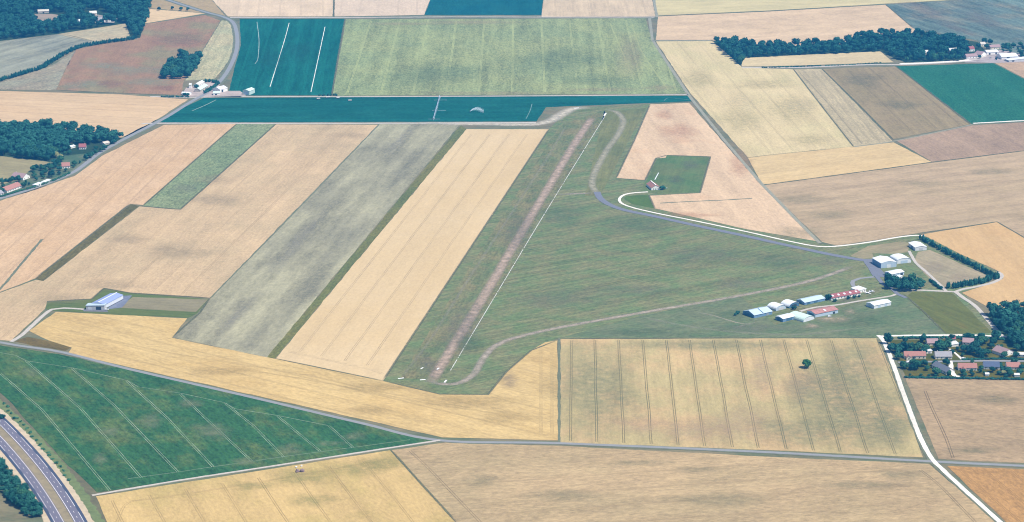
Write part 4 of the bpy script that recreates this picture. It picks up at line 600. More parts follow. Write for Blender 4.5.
# ---------------------------------------------------------------- buildings
def boxv(x0, x1, y0, y1, z0, z1):
    v = [(x0,y0,z0),(x1,y0,z0),(x1,y1,z0),(x0,y1,z0),(x0,y0,z1),(x1,y0,z1),(x1,y1,z1),(x0,y1,z1)]
    return v, [(0,3,2,1),(4,5,6,7),(0,1,5,4),(1,2,6,5),(2,3,7,6),(3,0,4,7)]
def join(parts):
    V = []; F = []
    for v, f in parts:
        b = len(V); V += list(v); F += [tuple(i+b for i in q) for q in f]
    return V, F
def mesh(name, parts, mat, parent):
    v, f = join(parts); return link(name, pyd(name, v, f), mat, parent)
GLASS = pmat('window_glass', (.03,.04,.05), .15, .1, .5, .6)
DARKDOOR = pmat('dark_doorway', (.035,.045,.06), .6, .2, .5)
M = {k: pmat(k, c, r, v, s) for k, c, r, v, s in [
 ('white_sheet', (.64,.66,.68), .5, .12, .3), ('cream_wall', (.8,.72,.56), .85, .08, .5), ('white_wall', (.82,.79,.73), .85, .06, .5),
 ('grey_wall', (.5,.5,.5), .85, .12, .4), ('blue_sheet', (.15,.25,.38), .5, .1, .3), ('dark_blue_sheet', (.06,.14,.22), .5, .15, .3),
 ('pale_blue_sheet', (.42,.51,.6), .45, .06, .25), ('lilac_sheet', (.24,.29,.5), .5, .06, .25), ('red_tile', (.26,.085,.085), .85, .22, .8), ('rust_sheet', (.34,.16,.14), .75, .35, .35),
 ('pink_tile', (.32,.15,.12), .85, .2, .8), ('mauve_tile', (.3,.2,.2), .85, .2, .8), ('slate', (.14,.15,.18), .6, .18, .8), ('blue_slate', (.05,.075,.14), .45, .2, .8),
 ('grey_roof', (.27,.26,.27), .8, .18, .6), ('fibre_cement', (.55,.53,.48), .85, .14, .4), ('mint_sheet', (.5,.62,.55), .6, .08, .3), ('solar', (.02,.045,.12), .2, .15, .5),
 ('door_paint', (.25,.28,.32), .6, .1, .5), ('stone', (.5,.45,.38), .9, .15, .5), ('dark_metal', (.06,.06,.065), .5, .1, .5)]}
FOOT = []
def building(name, label, cat, A, B, depth, eave, ridge, wall, roof, style='along', doors=(), wins=0, chimney=0, group=None, over=.45, sky=0, ridge_cap=None):
    """front foot runs from picture point A to B, depth goes away from the viewer"""
    a, b = G(*A), G(*B); L = (b-a).length; rz = math.atan2(b.y-a.y, b.x-a.x)
    mid = (a+b)/2; ydir = Vector((-math.sin(rz), math.cos(rz), 0)); c = mid + ydir*depth/2
    FOOT.append((c.x, c.y, math.hypot(L, depth)/2)); t = thing(name, label, cat, (c.x, c.y, 0), rz, group); hx, hy = L/2, depth/2; WM, RM = M[wall], M[roof]
    along = style in ('along', 'barrel_along'); U = hy if along else hx; X = hx if along else hy
    def P(u, x, z): return (x, u, z) if along else (u, x, z)
    if style.startswith('barrel'): prof = [(-U*math.cos(math.pi*i/10), eave + (ridge-eave)*math.sin(math.pi*i/10)) for i in range(11)]
    elif style == 'flat': prof = [(-hx if False else -U, eave), (U, ridge)]
    else: prof = [(-U, eave), (0, ridge), (U, eave)]
    n = len(prof)
    v = [P(-U, s*X, -.3) for s in (-1, 1)] + [P(U, s*X, -.3) for s in (-1, 1)]
    v += [P(u, s*X, z) for s in (-1, 1) for u, z in prof]
    f = [tuple([0] + list(range(4, 4+n)) + [2]), tuple([1] + list(range(4+n, 4+2*n)) + [3]), (0, 1, 4+n, 4), (2, 3, 3+2*n, 3+n)]
    link('wall', pyd('wall', v, f), WM, t)
    th = .22; segs = []
    k = (prof[1][1]-prof[0][1])/max(.01, prof[1][0]-prof[0][0]) if not style.startswith('barrel') else 0
    pr = list(prof)
    if not style.startswith('barrel'):
        pr[0] = (prof[0][0]-over, prof[0][1]-k*over); pr[-1] = (prof[-1][0]+over, prof[-1][1] - (k*over if style != 'flat' else -k*over))
    else: pr[0] = (prof[0][0]-.15, prof[0][1]-.2); pr[-1] = (prof[-1][0]+.15, prof[-1][1]-.2)
    m = len(pr); XX = X + over*.8
    v = [P(u, s*XX, z+.03) for s in (-1, 1) for u, z in pr] + [P(u, s*XX, z+th+.03) for s in (-1, 1) for u, z in pr]
    f = []
    for i in range(m-1):
        f += [(i, i+1, m+i+1, m+i), (2*m+i, 3*m+i, 3*m+i+1, 2*m+i+1), (i, 2*m+i, 2*m+i+1, i+1), (m+i, m+i+1, 3*m+i+1, 3*m+i)]
    f += [(0, m, 3*m, 2*m), (m-1, 3*m-1, 4*m-1, 2*m-1)]
    r = link('roof', pyd('roof', v, f), RM, t)
    if ridge_cap: mesh('ridge_cap', [boxv(*((-XX, XX, -.6, .6) if along else (-.6, .6, -XX, XX)), ridge+.2, ridge+.6)], M[ridge_cap], r)
    for j in range(sky):      # skylights or vents on the front slope
        q = (j+.5)/sky; x0 = -X + 2*X*q; u0, u1 = -U*.72, -U*.28; zz = lambda u: eave + (ridge-eave)*(1+u/U) + th + .06
        vv = [P(u0, x0-1.2, zz(u0)), P(u0, x0+1.2, zz(u0)), P(u1, x0+1.2, zz(u1)), P(u1, x0-1.2, zz(u1))]
        vv += [(x_, y_, z_+.12) for x_, y_, z_ in vv]
        link('skylight', pyd('skylight', vv, [(4,5,6,7),(0,1,5,4),(1,2,6,5),(2,3,7,6),(3,0,4,7)]), M['white_sheet'], r)
    for (side, q, wd, ht, mt) in doors:
        dm = DARKDOOR if mt == 'dark' else M[mt]
        if side == 'f': parts = [boxv(-hx+2*hx*q-wd/2, -hx+2*hx*q+wd/2, -hy-.1, -hy+.05, 0, ht)]
        elif side == 'l': parts = [boxv(-hx-.1, -hx+.05, -hy+2*hy*q-wd/2, -hy+2*hy*q+wd/2, 0, ht)]
        else: parts = [boxv(hx-.05, hx+.1, -hy+2*hy*q-wd/2, -hy+2*hy*q+wd/2, 0, ht)]
        mesh('door', parts, dm, t)
    for j in range(wins):
        q = (j+.5)/wins; x0 = -hx+2*hx*q
        wv = mesh('window', [boxv(x0-.6, x0+.6, -hy-.07, -hy+.05, 1.0, 2.2)], GLASS, t)
        mesh('sill', [boxv(x0-.75, x0+.75, -hy-.2, -hy+.02, .86, .98)], M['white_wall'], wv)
    for j in range(chimney):
        x0 = X*(.7 if j == 0 else -.7); pp = P(0, x0, 0)
        mesh('chimney', [boxv(pp[0]-.4, pp[0]+.4, pp[1]-.35, pp[1]+.35, ridge-.5, ridge+1.2)], M['stone'], r)
    t['len'] = round(L, 1); del t['len']
    return t
bd = building
HG = 'flying club hangars'
# airfield
t = bd('hangar', 'blue walled hangar with split white roof, leftmost of the airfield hangars', 'hangar', (754.2,318.4), (772.2,314.4), 19, 3.6, 6.6, 'blue_sheet', 'pale_blue_sheet', doors=[('l',.5,14,3.4,'dark_blue_sheet'),('f',.75,4,2.6,'door_paint')])
mesh('roof_gutter', [boxv(-.5, .5, -9.9, -.3, 0, .1)], M['dark_blue_sheet'], t)
for o in t.children:
    if o.name.startswith('roof_gutter'): o.rotation_euler = (math.atan2(3.0, 9.5), 0, 0); o.location = (0, 0, 7.0)
bd('hangar', 'white barrel roofed hangar second from the left among the airfield hangars', 'hangar', (776,311.2), (786,308.6), 14, 1.8, 5.4, 'pale_blue_sheet', 'white_sheet', 'barrel', doors=[('f',.5,8,3.2,'grey_wall')])
bd('hangar', 'barrel roofed hangar with rusty marks and a bush at its front', 'hangar', (789,308.4), (799,305.8), 13, 1.8, 5.6, 'dark_blue_sheet', 'white_sheet', 'barrel', doors=[('f',.5,8,3.2,'dark')])
bd('hangar', 'long white roofed hangar with blue walls behind the red hangar', 'hangar', (804.6,305.2), (825,300.8), 14, 3.0, 5.0, 'blue_sheet', 'pale_blue_sheet', doors=[('f',.2,5,2.7,'dark_blue_sheet'),('f',.55,5,2.7,'dark_blue_sheet'),('l',.5,4,2.6,'dark_blue_sheet')])
bd('hangar', 'low blue hangar with plain white roof in front of the barrel hangars', 'hangar', (782.9,322.2), (795.2,319.2), 12, 3.7, 5.0, 'blue_sheet', 'white_sheet', doors=[('f',.5,8,3.2,'dark_blue_sheet'),('l',.5,6,3.2,'dark_blue_sheet')])
bd('hangar', 'mint tinted barrel hangar with white front next to the red hangar', 'hangar', (803.4,322.4), (814.4,319.2), 23, 1.5, 5.2, 'white_sheet', 'mint_sheet', 'barrel', doors=[('f',.5,7,3.2,'white_sheet')])
bd('hangar', 'red patched roof hangar with pale walls, nearest the tan yard', 'hangar', (815.3,317.6), (838,313), 15, 4.0, 5.8, 'pale_blue_sheet', 'rust_sheet', sky=1, doors=[('f',.82,3,2.6,'dark'),('f',.4,6,3.4,'pale_blue_sheet'),('l',.5,9,3.4,'dark_blue_sheet')])
bd('clubhouse', 'long red roofed clubhouse with white skylights and dark bushes in front', 'clubhouse', (831.4,300.6), (860.5,295.4), 13, 3.0, 5.2, 'white_wall', 'red_tile', sky=5, wins=10, doors=[('f',.5,1.4,2.2,'door_paint')])
bd('annexe', 'small white roofed annexe at the right end of the clubhouse', 'building', (858.6,293.2), (866,291.6), 13, 3.0, 3.6, 'white_wall', 'white_sheet', 'flat', wins=3)
bd('barn', 'white metal barn standing alone on grass below the apron', 'barn', (874,308.9), (891,305.3), 13, 3.8, 5.4, 'white_sheet', 'white_sheet', doors=[('l',.5,5,2.9,'pale_blue_sheet'),('f',.3,4,2.8,'pale_blue_sheet'),('f',.7,4,2.8,'pale_blue_sheet')])
bd('hangar', 'largest white hangar with a flat bright roof beside the apron', 'hangar', (880.8,268.4), (896.4,267), 24, 6.2, 8.2, 'pale_blue_sheet', 'white_sheet', 'across', doors=[('l',.45,22,5.4,'blue_sheet'),('f',.5,5,4,'white_sheet')], over=.2)
bd('hangar', 'white arched hangar adjoining the largest hangar on its right', 'hangar', (897.2,264), (911,262.6), 19, 3.6, 6.6, 'white_sheet', 'white_sheet', 'barrel', doors=[('f',.5,9,3.6,'pale_blue_sheet')])
bd('workshop', 'low white roofed workshop half hidden by the dark trees', 'building', (891.5,277.6), (904,275), 12, 4.0, 5.4, 'pale_blue_sheet', 'white_sheet', doors=[('l',.5,6,3.4,'blue_sheet'),('f',.8,4,3,'dark')])
bd('workshop', 'tiny white lean-to at the corner of the low workshop', 'building', (898,279.6), (902.5,278.6), 5, 2.6, 3.2, 'white_wall', 'white_sheet', 'flat', doors=[('f',.5,1.6,2.1,'dark')])
bd('barn', 'white barn with bright roof at the top of the airfield hedge', 'barn', (915.2,250.9), (926.6,250.2), 22, 4.2, 5.8, 'white_sheet', 'white_sheet', 'across', doors=[('f',.5,5,3.6,'grey_wall'),('l',.5,8,3.6,'blue_sheet')])
# blue barn on the left
bn = bd('barn', 'long blue roofed barn with white side wall standing among wheat at left', 'barn', (92,307.6), (105,309.2), 40, 5.2, 7.0, 'white_sheet', 'lilac_sheet', 'across', ridge_cap='white_sheet', doors=[('r',.5,40,.8,'dark_metal')], over=.3)
bd('annexe', 'pale blue lean-to with dark doorway in front of the long blue barn', 'annexe', (86.2,309.6), (104.6,310.2), 9, 4.6, 5.6, 'grey_wall', 'pale_blue_sheet', 'flat', doors=[('f',.68,6,3.8,'dark'),('f',.2,4,3,'white_sheet')])
# red house in the notch
bd('house', 'red roofed house by the white track beside a dark bush', 'house', (651.4,190.3), (660.2,189.8), 24, 3.2, 6.6, 'white_wall', 'pink_tile', 'across', doors=[('f',.5,1.6,2.2,'door_paint')], wins=2, ridge_cap='white_wall')
# village at right
bd('house', 'long red roofed cream house nearest the white lane in the village', 'house', (904.5,358.8), (925.8,358.8), 10, 3.4, 6.6, 'cream_wall', 'pink_tile', wins=5, chimney=1, doors=[('f',.42,2.2,2.3,'dark')])
bd('annexe', 'cream gabled wing on the front left of the long red roofed house', 'annexe', (906.5,360), (911.5,360), 5, 2.8, 4.6, 'cream_wall', 'pink_tile', 'across', wins=1)
bd('house', 'grey roofed cream house in the middle of the upper village row', 'house', (935.5,359.4), (952,359.3), 11, 3.2, 7, 'cream_wall', 'grey_roof', wins=4, chimney=2, doors=[('f',.7,2.4,2.2,'dark')])
bd('house', 'slate blue roofed house turned diagonally beside the curved white drive', 'house', (931.8,367.8), (946.5,375), 10, 3.2, 6.6, 'white_wall', 'slate', wins=4, doors=[('f',.6,2.4,2.2,'dark')])
bd('house', 'salmon roofed white house right of the curved drive', 'house', (958.4,370.4), (977,370.6), 10, 3.0, 6.4, 'white_wall', 'pink_tile', wins=5, chimney=1, doors=[('f',.5,1.2,2.2,'door_paint')])
bd('annexe', 'white porch wing in front of the salmon roofed house', 'annexe', (962,372), (966,372), 5, 2.6, 4.2, 'white_wall', 'pink_tile', 'across', wins=1)
h = bd('house', 'white house with dark blue panelled roof in the lower village row', 'house', (983.8,369.3), (999.5,369.6), 11, 3.0, 6.8, 'white_wall', 'blue_slate', wins=4, doors=[('f',.8,2.2,2.2,'dark')])
bd('house', 'salmon roofed house near the right edge in the lower village row', 'house', (1007,369.8), (1020.5,369.8), 11, 3.0, 6.4, 'cream_wall', 'pink_tile', wins=4, chimney=1, doors=[('f',.4,1.2,2.2,'door_paint')])
bd('house', 'mauve roofed house with white gable near the wood at right', 'house', (1004,357), (1013.5,354.5), 17, 3.2, 7.0, 'white_wall', 'mauve_tile', 'across', wins=2, chimney=1)
bd('house', 'mauve roofed house half hidden by trees behind the village', 'house', (962.5,344.8), (973.5,345.4), 11, 3.0, 6.2, 'white_wall', 'mauve_tile', wins=3)
bd('house', 'grey pink roofed house behind the big garden tree in the village', 'house', (927.5,345.8), (938.5,345.6), 11, 3.0, 6.2, 'cream_wall', 'mauve_tile', wins=3)
bd('shed', 'small bright red roofed shed below the white lane', 'shed', (949.5,341), (955.5,341), 6, 2.4, 4, 'white_wall', 'red_tile')
bd('shed', 'low white roofed outbuilding at the top of the slanting garden path', 'shed', (951.5,347), (958.5,346.6), 9, 2.4, 3.4, 'white_wall', 'white_sheet', 'flat')
bd('shed', 'white roofed shed at the right edge above the village street', 'shed', (1017.5,357), (1026,357.4), 8, 2.8, 4.2, 'white_wall', 'fibre_cement', wins=2)
bd('shed', 'small pale garden shed in the lower right garden', 'shed', (1014.5,377), (1019.5,377), 5, 2.3, 3.3, 'white_wall', 'fibre_cement')
bd('shed', 'tiny white garden shed below the dark blue panelled roof', 'shed', (985.5,376.2), (989,376.2), 4, 2.2, 3.1, 'white_wall', 'white_sheet')
bd('shed', 'flat white garage between the two left houses on the street', 'garage', (926.5,353.8), (932,353.4), 7, 2.6, 3.0, 'white_wall', 'white_sheet', 'flat', doors=[('f',.5,2.6,2.1,'door_paint')])
bd('shed', 'small white shed beside the big bush in the left garden', 'shed', (907.5,364.4), (912.5,364.3), 4, 2.3, 3.0, 'white_wall', 'white_sheet', 'flat')
# left edge village
bd('house', 'salmon roofed house among bushes by the winding road', 'house', (62,168.6), (70,168.2), 12, 3.2, 7, 'white_wall', 'pink_tile', wins=3)
bd('house', 'mauve roofed white house above the long pink roof, left edge', 'house', (23,180.4), (30,178), 20, 3.4, 7.6, 'white_wall', 'mauve_tile', 'across', wins=2, chimney=1)
bd('house', 'long pink roofed house beside the road at the left edge', 'house', (7,193.2), (22,187.6), 14, 3.2, 7, 'white_wall', 'pink_tile', wins=6, chimney=1)
bd('house', 'grey roofed white house cut by the left edge', 'house', (-4,197), (4,195), 12, 3, 6, 'white_wall', 'grey_roof', wins=3)
bd('house', 'white house with red roof at the edge of the left wood', 'house', (79,149.6), (86,149.4), 13, 3.4, 7, 'white_wall', 'red_tile', wins=3, chimney=1)
bd('shed', 'white outbuilding left of the house at the wood edge', 'shed', (71,148.8), (75.5,147.6), 7, 2.6, 3.8, 'white_wall', 'white_sheet')
bd('shed', 'brown roofed shed near the road bend by the left wood', 'shed', (104.5,145.4), (110,144.2), 9, 2.6, 4.4, 'stone', 'stone')
bd('shed', 'low white garage beside the road at the left edge', 'garage', (37,187), (43,184.8), 7, 2.5, 2.9, 'white_wall', 'white_sheet', 'flat')
bd('shed', 'second low white garage up the road at the left edge', 'garage', (45,184), (51,181.8), 6, 2.5, 2.9, 'white_wall', 'white_sheet', 'flat')
# roadside farm
bd('farm_building', 'long bright roofed farm building in the walled garden by the road', 'farm building', (198.6,87.6), (204.6,84.2), 9, 4, 6.5, 'white_wall', 'fibre_cement', wins=4)
bd('farm_building', 'pale green roofed farm building along the bend of the road', 'farm building', (200.4,92.4), (208,87.8), 10, 4, 6.5, 'stone', 'mint_sheet', wins=4)
bd('shed', 'tall narrow white silo house at the left of the roadside farm', 'shed', (189.2,88.4), (191.4,88.4), 5, 6, 8, 'white_wall', 'white_sheet')
bd('barn', 'low white barn behind dark shrubs at the left end of the farm', 'barn', (181.5,95.2), (189.5,95.6), 9, 3, 4.6, 'white_wall', 'white_sheet')
bd('barn', 'white roofed barn on the right side of the road at the farm', 'barn', (213.4,95.4), (219.8,95.2), 10, 3.4, 5.4, 'white_wall', 'mint_sheet', doors=[('f',.4,3,2.6,'dark')])
bd('barn', 'large white gabled barn in the middle of the roadside farm', 'barn', (220.2,92.8), (227.6,91), 16, 5, 8, 'white_wall', 'white_sheet', 'along', doors=[('f',.3,4,4,'dark')])
bd('barn', 'big pale green barn at the right end of the roadside farm', 'barn', (242.8,94.6), (249.4,95.2), 18, 6.5, 8.6, 'mint_sheet', 'mint_sheet', 'across', doors=[('f',.5,6,5,'pale_blue_sheet')])
# hilltop farm
bd('barn', 'largest white roofed barn of the hilltop farm', 'barn', (1001.5,59.6), (1018,59), 24, 4.5, 8, 'white_wall', 'white_sheet', doors=[('f',.4,5,3.6,'dark')])
bd('barn', 'long white roofed barn behind the farmyard on the hill', 'barn', (986.8,55), (998.4,54.4), 14, 4.5, 7, 'white_wall', 'white_sheet', doors=[('f',.25,3,3.4,'dark'),('f',.8,3,3.4,'dark')])
bd('house', 'white house with small red roof at the wood end of the hilltop farm', 'house', (969.4,51.8), (974.6,51.4), 10, 5, 8.4, 'white_wall', 'red_tile', wins=2, chimney=1)
bd('house', 'long mauve roofed house at the front of the hilltop farm', 'house', (966.5,58.8), (977.6,58), 11, 3.6, 7, 'white_wall', 'mauve_tile', wins=4, chimney=1)
bd('house', 'mauve gabled house beside the hilltop farmyard entrance', 'house', (981.2,57), (986.4,55.8), 14, 4, 8, 'white_wall', 'mauve_tile', 'across', wins=2)
bd('house', 'pink walled farmhouse at the back of the hilltop farm', 'house', (990.6,49.6), (1000.5,49), 11, 4, 7, 'cream_wall', 'mauve_tile', wins=4)
bd('shed', 'low wide white shed at the right edge of the hilltop farm', 'shed', (1009,62.2), (1030,60.6), 14, 3, 4.4, 'grey_wall', 'white_sheet', 'flat', doors=[('f',.2,4,2.5,'dark')])
bd('house', 'tan roofed house among trees behind the hilltop farm', 'house', (981,46.6), (985.8,46.4), 10, 4, 7, 'cream_wall', 'stone', wins=2)
bd('house', 'white house peeping from the long wood left of the hilltop farm', 'house', (950,53.8), (957.8,53.4), 12, 5, 8.5, 'white_wall', 'fibre_cement', wins=3)
bd('house', 'pink grey roof hidden in the front of the long wood', 'house', (924,55.4), (928.6,55.2), 10, 5, 8, 'cream_wall', 'fibre_cement', wins=2)
# estate in the big wood
bd('house', 'bright white gabled house at the lower edge of the big wood', 'house', (78,25.4), (82.6,23.2), 12, 4, 7, 'white_wall', 'white_sheet', wins=2)
bd('house', 'grey roofed long house inside the big wood', 'house', (98.5,22.4), (107,21.6), 13, 4, 7.5, 'white_wall', 'grey_roof', wins=4, chimney=1)
bd('house', 'pale roofed house right of the grey long house in the wood', 'house', (107.8,22), (115,21.4), 12, 4, 7, 'white_wall', 'fibre_cement', wins=3)
bd('house', 'small pale roofed house behind the clearing in the big wood', 'house', (90,15.4), (97,15), 12, 4, 7, 'cream_wall', 'fibre_cement', wins=3)
bd('barn', 'tan roofed barn at the top of the clearing in the big wood', 'barn', (38,13.6), (49,13.2), 12, 4, 6.5, 'stone', 'stone', doors=[('f',.5,3,3,'dark')])
# ---------------------------------------------------------------- trees
LEAF = leafmat('leaf_dark', (.005,.042,.036), (.032,.13,.088))
LEAFB = leafmat('leaf_fresh', (.012,.07,.042), (.05,.145,.07))
LEAFG = leafmat('leaf_green', (.03,.11,.03), (.07,.18,.05))
LEAFY = leafmat('leaf_pale', (.18,.21,.08), (.3,.3,.13))
BARK = pmat('bark', (.09,.07,.055), .95, .2, 1.0)
def ico(r, c, sub=1, jit=.0, R=rnd):
    bm = bmesh.new(); bmesh.ops.create_icosphere(bm, subdivisions=sub, radius=1)
    v = [(c[0]+q.co.x*r[0]*(1+R.uniform(-jit, jit)), c[1]+q.co.y*r[1]*(1+R.uniform(-jit, jit)), c[2]+q.co.z*r[2]*(1+R.uniform(-jit, jit))) for q in bm.verts]
    f = [tuple(q.index for q in fc.verts) for fc in bm.faces]; bm.free(); return v, f
def crown_geo(seed, nleaf, shape=(.38,.38,.36), cz=.6, nl=7, size=(.05,.10), core=True):
    R = random.Random(seed); lobes = []
    for i in range(nl):
        t = 2*math.pi*i/nl + R.uniform(-.5, .5); ph = R.uniform(-.6, .9); k = R.uniform(.42, .62)
        d = Vector((math.cos(t)*math.cos(ph), math.sin(t)*math.cos(ph), math.sin(ph)))
        c = Vector((d.x*shape[0]*.55, d.y*shape[1]*.55, cz + d.z*shape[2]*.62)); lobes.append((c, Vector(shape)*k))
    lobes.append((Vector((0, 0, cz + shape[2]*.15)), Vector(shape)*.66))
    V = []; F = []
    if core:
        for c, r in lobes:
            v, f = ico(r*.8, c, 1, .12, R); b = len(V); V += v; F += [tuple(q+b for q in w_) for w_ in f]
    for i in range(nleaf):
        c, r = lobes[R.randrange(len(lobes))]
        while True:
            d = Vector((R.gauss(0, 1), R.gauss(0, 1), R.gauss(.25, 1)))
            if d.length > .1: break
        d.normalize(); q = R.uniform(.82, 1.1); p = c + Vector((d.x*r.x, d.y*r.y, d.z*r.z))*q
        if any(((p.x-c2.x)/r2.x)**2 + ((p.y-c2.y)/r2.y)**2 + ((p.z-c2.z)/r2.z)**2 < .5 for c2, r2 in lobes): continue
        nrm = (d + Vector((R.uniform(-.6, .6), R.uniform(-.6, .6), R.uniform(-.4, .6)))).normalized()
        u = nrm.orthogonal().normalized(); u.rotate(Matrix.Rotation(R.uniform(0, 6.28), 3, nrm)); w_ = nrm.cross(u)
        s = R.uniform(*size); s2 = s*R.uniform(.5, .9); b = len(V)
        V += [tuple(p+u*s), tuple(p+w_*s2), tuple(p-u*s), tuple(p-w_*s2)]; F.append((b, b+1, b+2, b+3))
    return V, F
def tube(p, q, r0, r1, n=6):
    p, q = Vector(p), Vector(q); d = (q-p).normalized(); u = d.orthogonal().normalized(); w_ = d.cross(u)
    v = [tuple(p + (u*math.cos(2*math.pi*i/n) + w_*math.sin(2*math.pi*i/n))*r0) for i in range(n)] + [tuple(q + (u*math.cos(2*math.pi*i/n) + w_*math.sin(2*math.pi*i/n))*r1) for i in range(n)]
    return v, [(i, (i+1) % n, n+(i+1) % n, n+i) for i in range(n)] + [tuple(range(n-1, -1, -1)), tuple(range(n, 2*n))]
CR = []
for i, (sh, cz, nl) in enumerate([((.41,.41,.44),.54,7), ((.45,.43,.42),.55,8), ((.37,.39,.44),.54,6), ((.43,.41,.43),.54,7), ((.31,.31,.47),.52,6), ((.41,.39,.41),.56,6)]):
    v, f = crown_geo(100+i, 620, sh, cz, nl); me = pyd('crown', v, f); CR.append(me)
CRB = []
for i in range(3):
    v, f = crown_geo(200+i, 420, (.62,.6,.44), .5, 6, (.08,.15)); CRB.append(pyd('bush_crown', v, f))
v, f = join([tube((0,0,-.03), (.01,.005,.34), .035, .024), tube((.01,.005,.34), (.1,.06,.6), .02, .008, 5), tube((.01,.005,.34), (-.09,.05,.62), .018, .007, 5), tube((.01,.005,.33), (.02,-.1,.58), .018, .007, 5), tube((.01,.005,.34), (0,.01,.75), .022, .006, 5)])
TRUNK = pyd('trunk', v, f); TRUNK.materials.append(BARK)
v, f = join([tube((0,0,-.05), (.05,.02,.35), .03, .015, 5), tube((0,0,-.05), (-.08,.05,.4), .025, .012, 5), tube((0,0,-.05), (.02,-.09,.4), .025, .012, 5)])
STEM = pyd('stem', v, f); STEM.materials.append(BARK)
CRM = {}
def crown_of(mat, i, bush=False):
    k = (mat.name, i, bush)
    if k not in CRM:
        me = (CRB if bush else CR)[i].copy(); me.materials.clear(); me.materials.append(mat); CRM[k] = me
    return CRM[k]
def tree(g, h, label, group=None, mat=None, wide=1.0, name='tree', bush=False, v=None):
    mat = mat or LEAF; n = len(CRB) if bush else len(CR); i = rnd.randrange(n) if v is None else v
    t = thing(name, label, name if name in ('tree', 'bush') else 'tree', (g.x, g.y, .05), rnd.uniform(0, 6.28), group)
    t.scale = (h*wide*rnd.uniform(.92, 1.1), h*wide*rnd.uniform(.92, 1.1), h)
    c = bpy.data.objects.new('crown', crown_of(mat, i, bush)); COL.objects.link(c); c.parent = t
    s = bpy.data.objects.new('stem' if bush else 'trunk', STEM if bush else TRUNK); COL.objects.link(s); s.parent = t
    return t
def scatter(px, spacing, seed=1, n=20000, excl=()):
    poly = [G(*q).xy for q in px]; ex = [[G(*q).xy for q in e] for e in excl]; R = random.Random(seed)
    x0, x1 = min(p.x for p in poly), max(p.x for p in poly); y0, y1 = min(p.y for p in poly), max(p.y for p in poly)
    n = int(min(n, 9*(x1-x0)*(y1-y0)/spacing**2)); cell = {}; out = []
    for _ in range(n):
        p = Vector((R.uniform(x0, x1), R.uniform(y0, y1)))
        if not inside(p, poly) or any(inside(p, e) for e in ex): continue
        k = (int(p.x//spacing), int(p.y//spacing))
        if any((q-p).length < spacing for a in (-1, 0, 1) for b in (-1, 0, 1) for q in cell.get((k[0]+a, k[1]+b), ())): continue
        cell.setdefault(k, []).append(p); out.append(p)
    return out
VLOW = [crown_geo(300+i, 190, (.43,.43,.42), .55, 6, (.07,.13)) for i in range(5)]
VLOWA = [(np.array(v_), f_) for v_, f_ in VLOW]
def woodmass(name, label, pts, hr):
    V = []; F = []; b = 0
    for p in pts:
        v_, f_ = VLOWA[rnd.randrange(5)]; h = rnd.uniform(hr[0]*.75, hr[1]*1.12); a = rnd.uniform(0, 6.28); c, s = math.cos(a)*h*rnd.uniform(.9, 1.2), math.sin(a)*h
        s = math.sin(a)*h; V.append(np.stack([v_[:, 0]*c - v_[:, 1]*s + p.x, v_[:, 0]*s + v_[:, 1]*c + p.y, v_[:, 2]*h], 1))
        F += [tuple(i+b for i in q) for q in f_]; b += len(v_)
    me = bpy.data.meshes.new(name); me.from_pydata(np.concatenate(V).tolist(), [], F); me.update()
    return tag(link(name, me, LEAF), label, 'wood', None, 'stuff')
def wood(px, spacing, hr, label, group, nmax=300, mass=None, seed=1, excl=(), pale=.08, wide=1.0, clipx=(-40, 1064)):
    pts = scatter(px, spacing, seed, excl=excl)
    near = sorted(pts, key=lambda p: p.y); ind, rest = near[:nmax], near[nmax:]
    for p in ind:
        tree(p, rnd.uniform(hr[0]*.8, hr[1]*1.1), label, group, LEAFB if rnd.random() < pale+.12 else LEAF, wide)
    if rest and mass: woodmass('woodland', mass, rest, hr)
# woods
wood([(-90,128),(0,129),(28,127),(60,128.5),(84,131.5),(108,135.5),(121,138.5),(116,143),(92,143),(62,153),(48,161),(0,155.5),(-90,149)], 8.2, (11,16), 'dark broadleaf tree in the dense wood at the left edge', 'trees of the wood at the left edge', 40, 'far rows of the dark wood at the left edge', 3,
     [[(66,146),(90,144),(92,151),(66,153)]])
wood([(-60,-45),(140,-45),(149,4),(146,20),(141,37),(133,38),(127,22),(110,25),(57,33.5),(0,41),(-60,49)], 10.5, (13,19), 'blue hazed broadleaf tree in the big wood top left', 'trees of the big wood top left', 20, 'back rows of the big wood in the top left corner', 4,
     [[(30,12),(70,13),(66,20),(54,27),(34,25)], [(74,21),(86,20),(86,27),(74,27)], [(82,11),(102,11),(119,19),(119,24),(96,24),(84,18)]])
wood([(712.5,43),(760,46.5),(800,47.5),(842,45),(862,37),(880,35.5),(915,36.5),(960,41),(966,45),(966,56),(958,61),(905,62),(884,52),(800,55),(746,58.3),(741,65.5),(736,62)], 10.0, (11,16), 'round broadleaf tree in the long wood upper right', 'trees of the long wood upper right', 40, 'back rows of the long wood upper right', 5,
     [[(947,51),(960,50),(960,57),(947,57)], [(922,53),(930,53),(930,58),(922,58)]], .14)
wood([(162,79),(168,68),(176,63.5),(181,59),(190,62),(199,61),(198,69),(188,78.5)], 8.5, (12,17), 'broadleaf tree in the round copse on the reddish field', 'trees of the copse on the reddish field', 16, 'back rows of the copse on the reddish field', 6, pale=.15)
wood([(988,316.5),(1000,310),(1040,305),(1040,352),(1018,350),(1008,342),(1004,332),(996,326)], 8.0, (10,16), 'dark broadleaf tree in the wood at the right edge above the village', 'trees of the wood at the right edge', 34, 'back rows of the wood at the right edge', 7)
wood([(-20,450),(0,466),(6,470),(16,484),(30,500),(41,511),(38,518),(26,516),(14,505),(0,492),(-20,480)], 4.6, (6.5,9.5), 'dense dark tree in the belt beside the motorway', 'trees of the motorway belt', 34, 'inner trees of the belt beside the motorway', 8, pale=.1, wide=1.25)
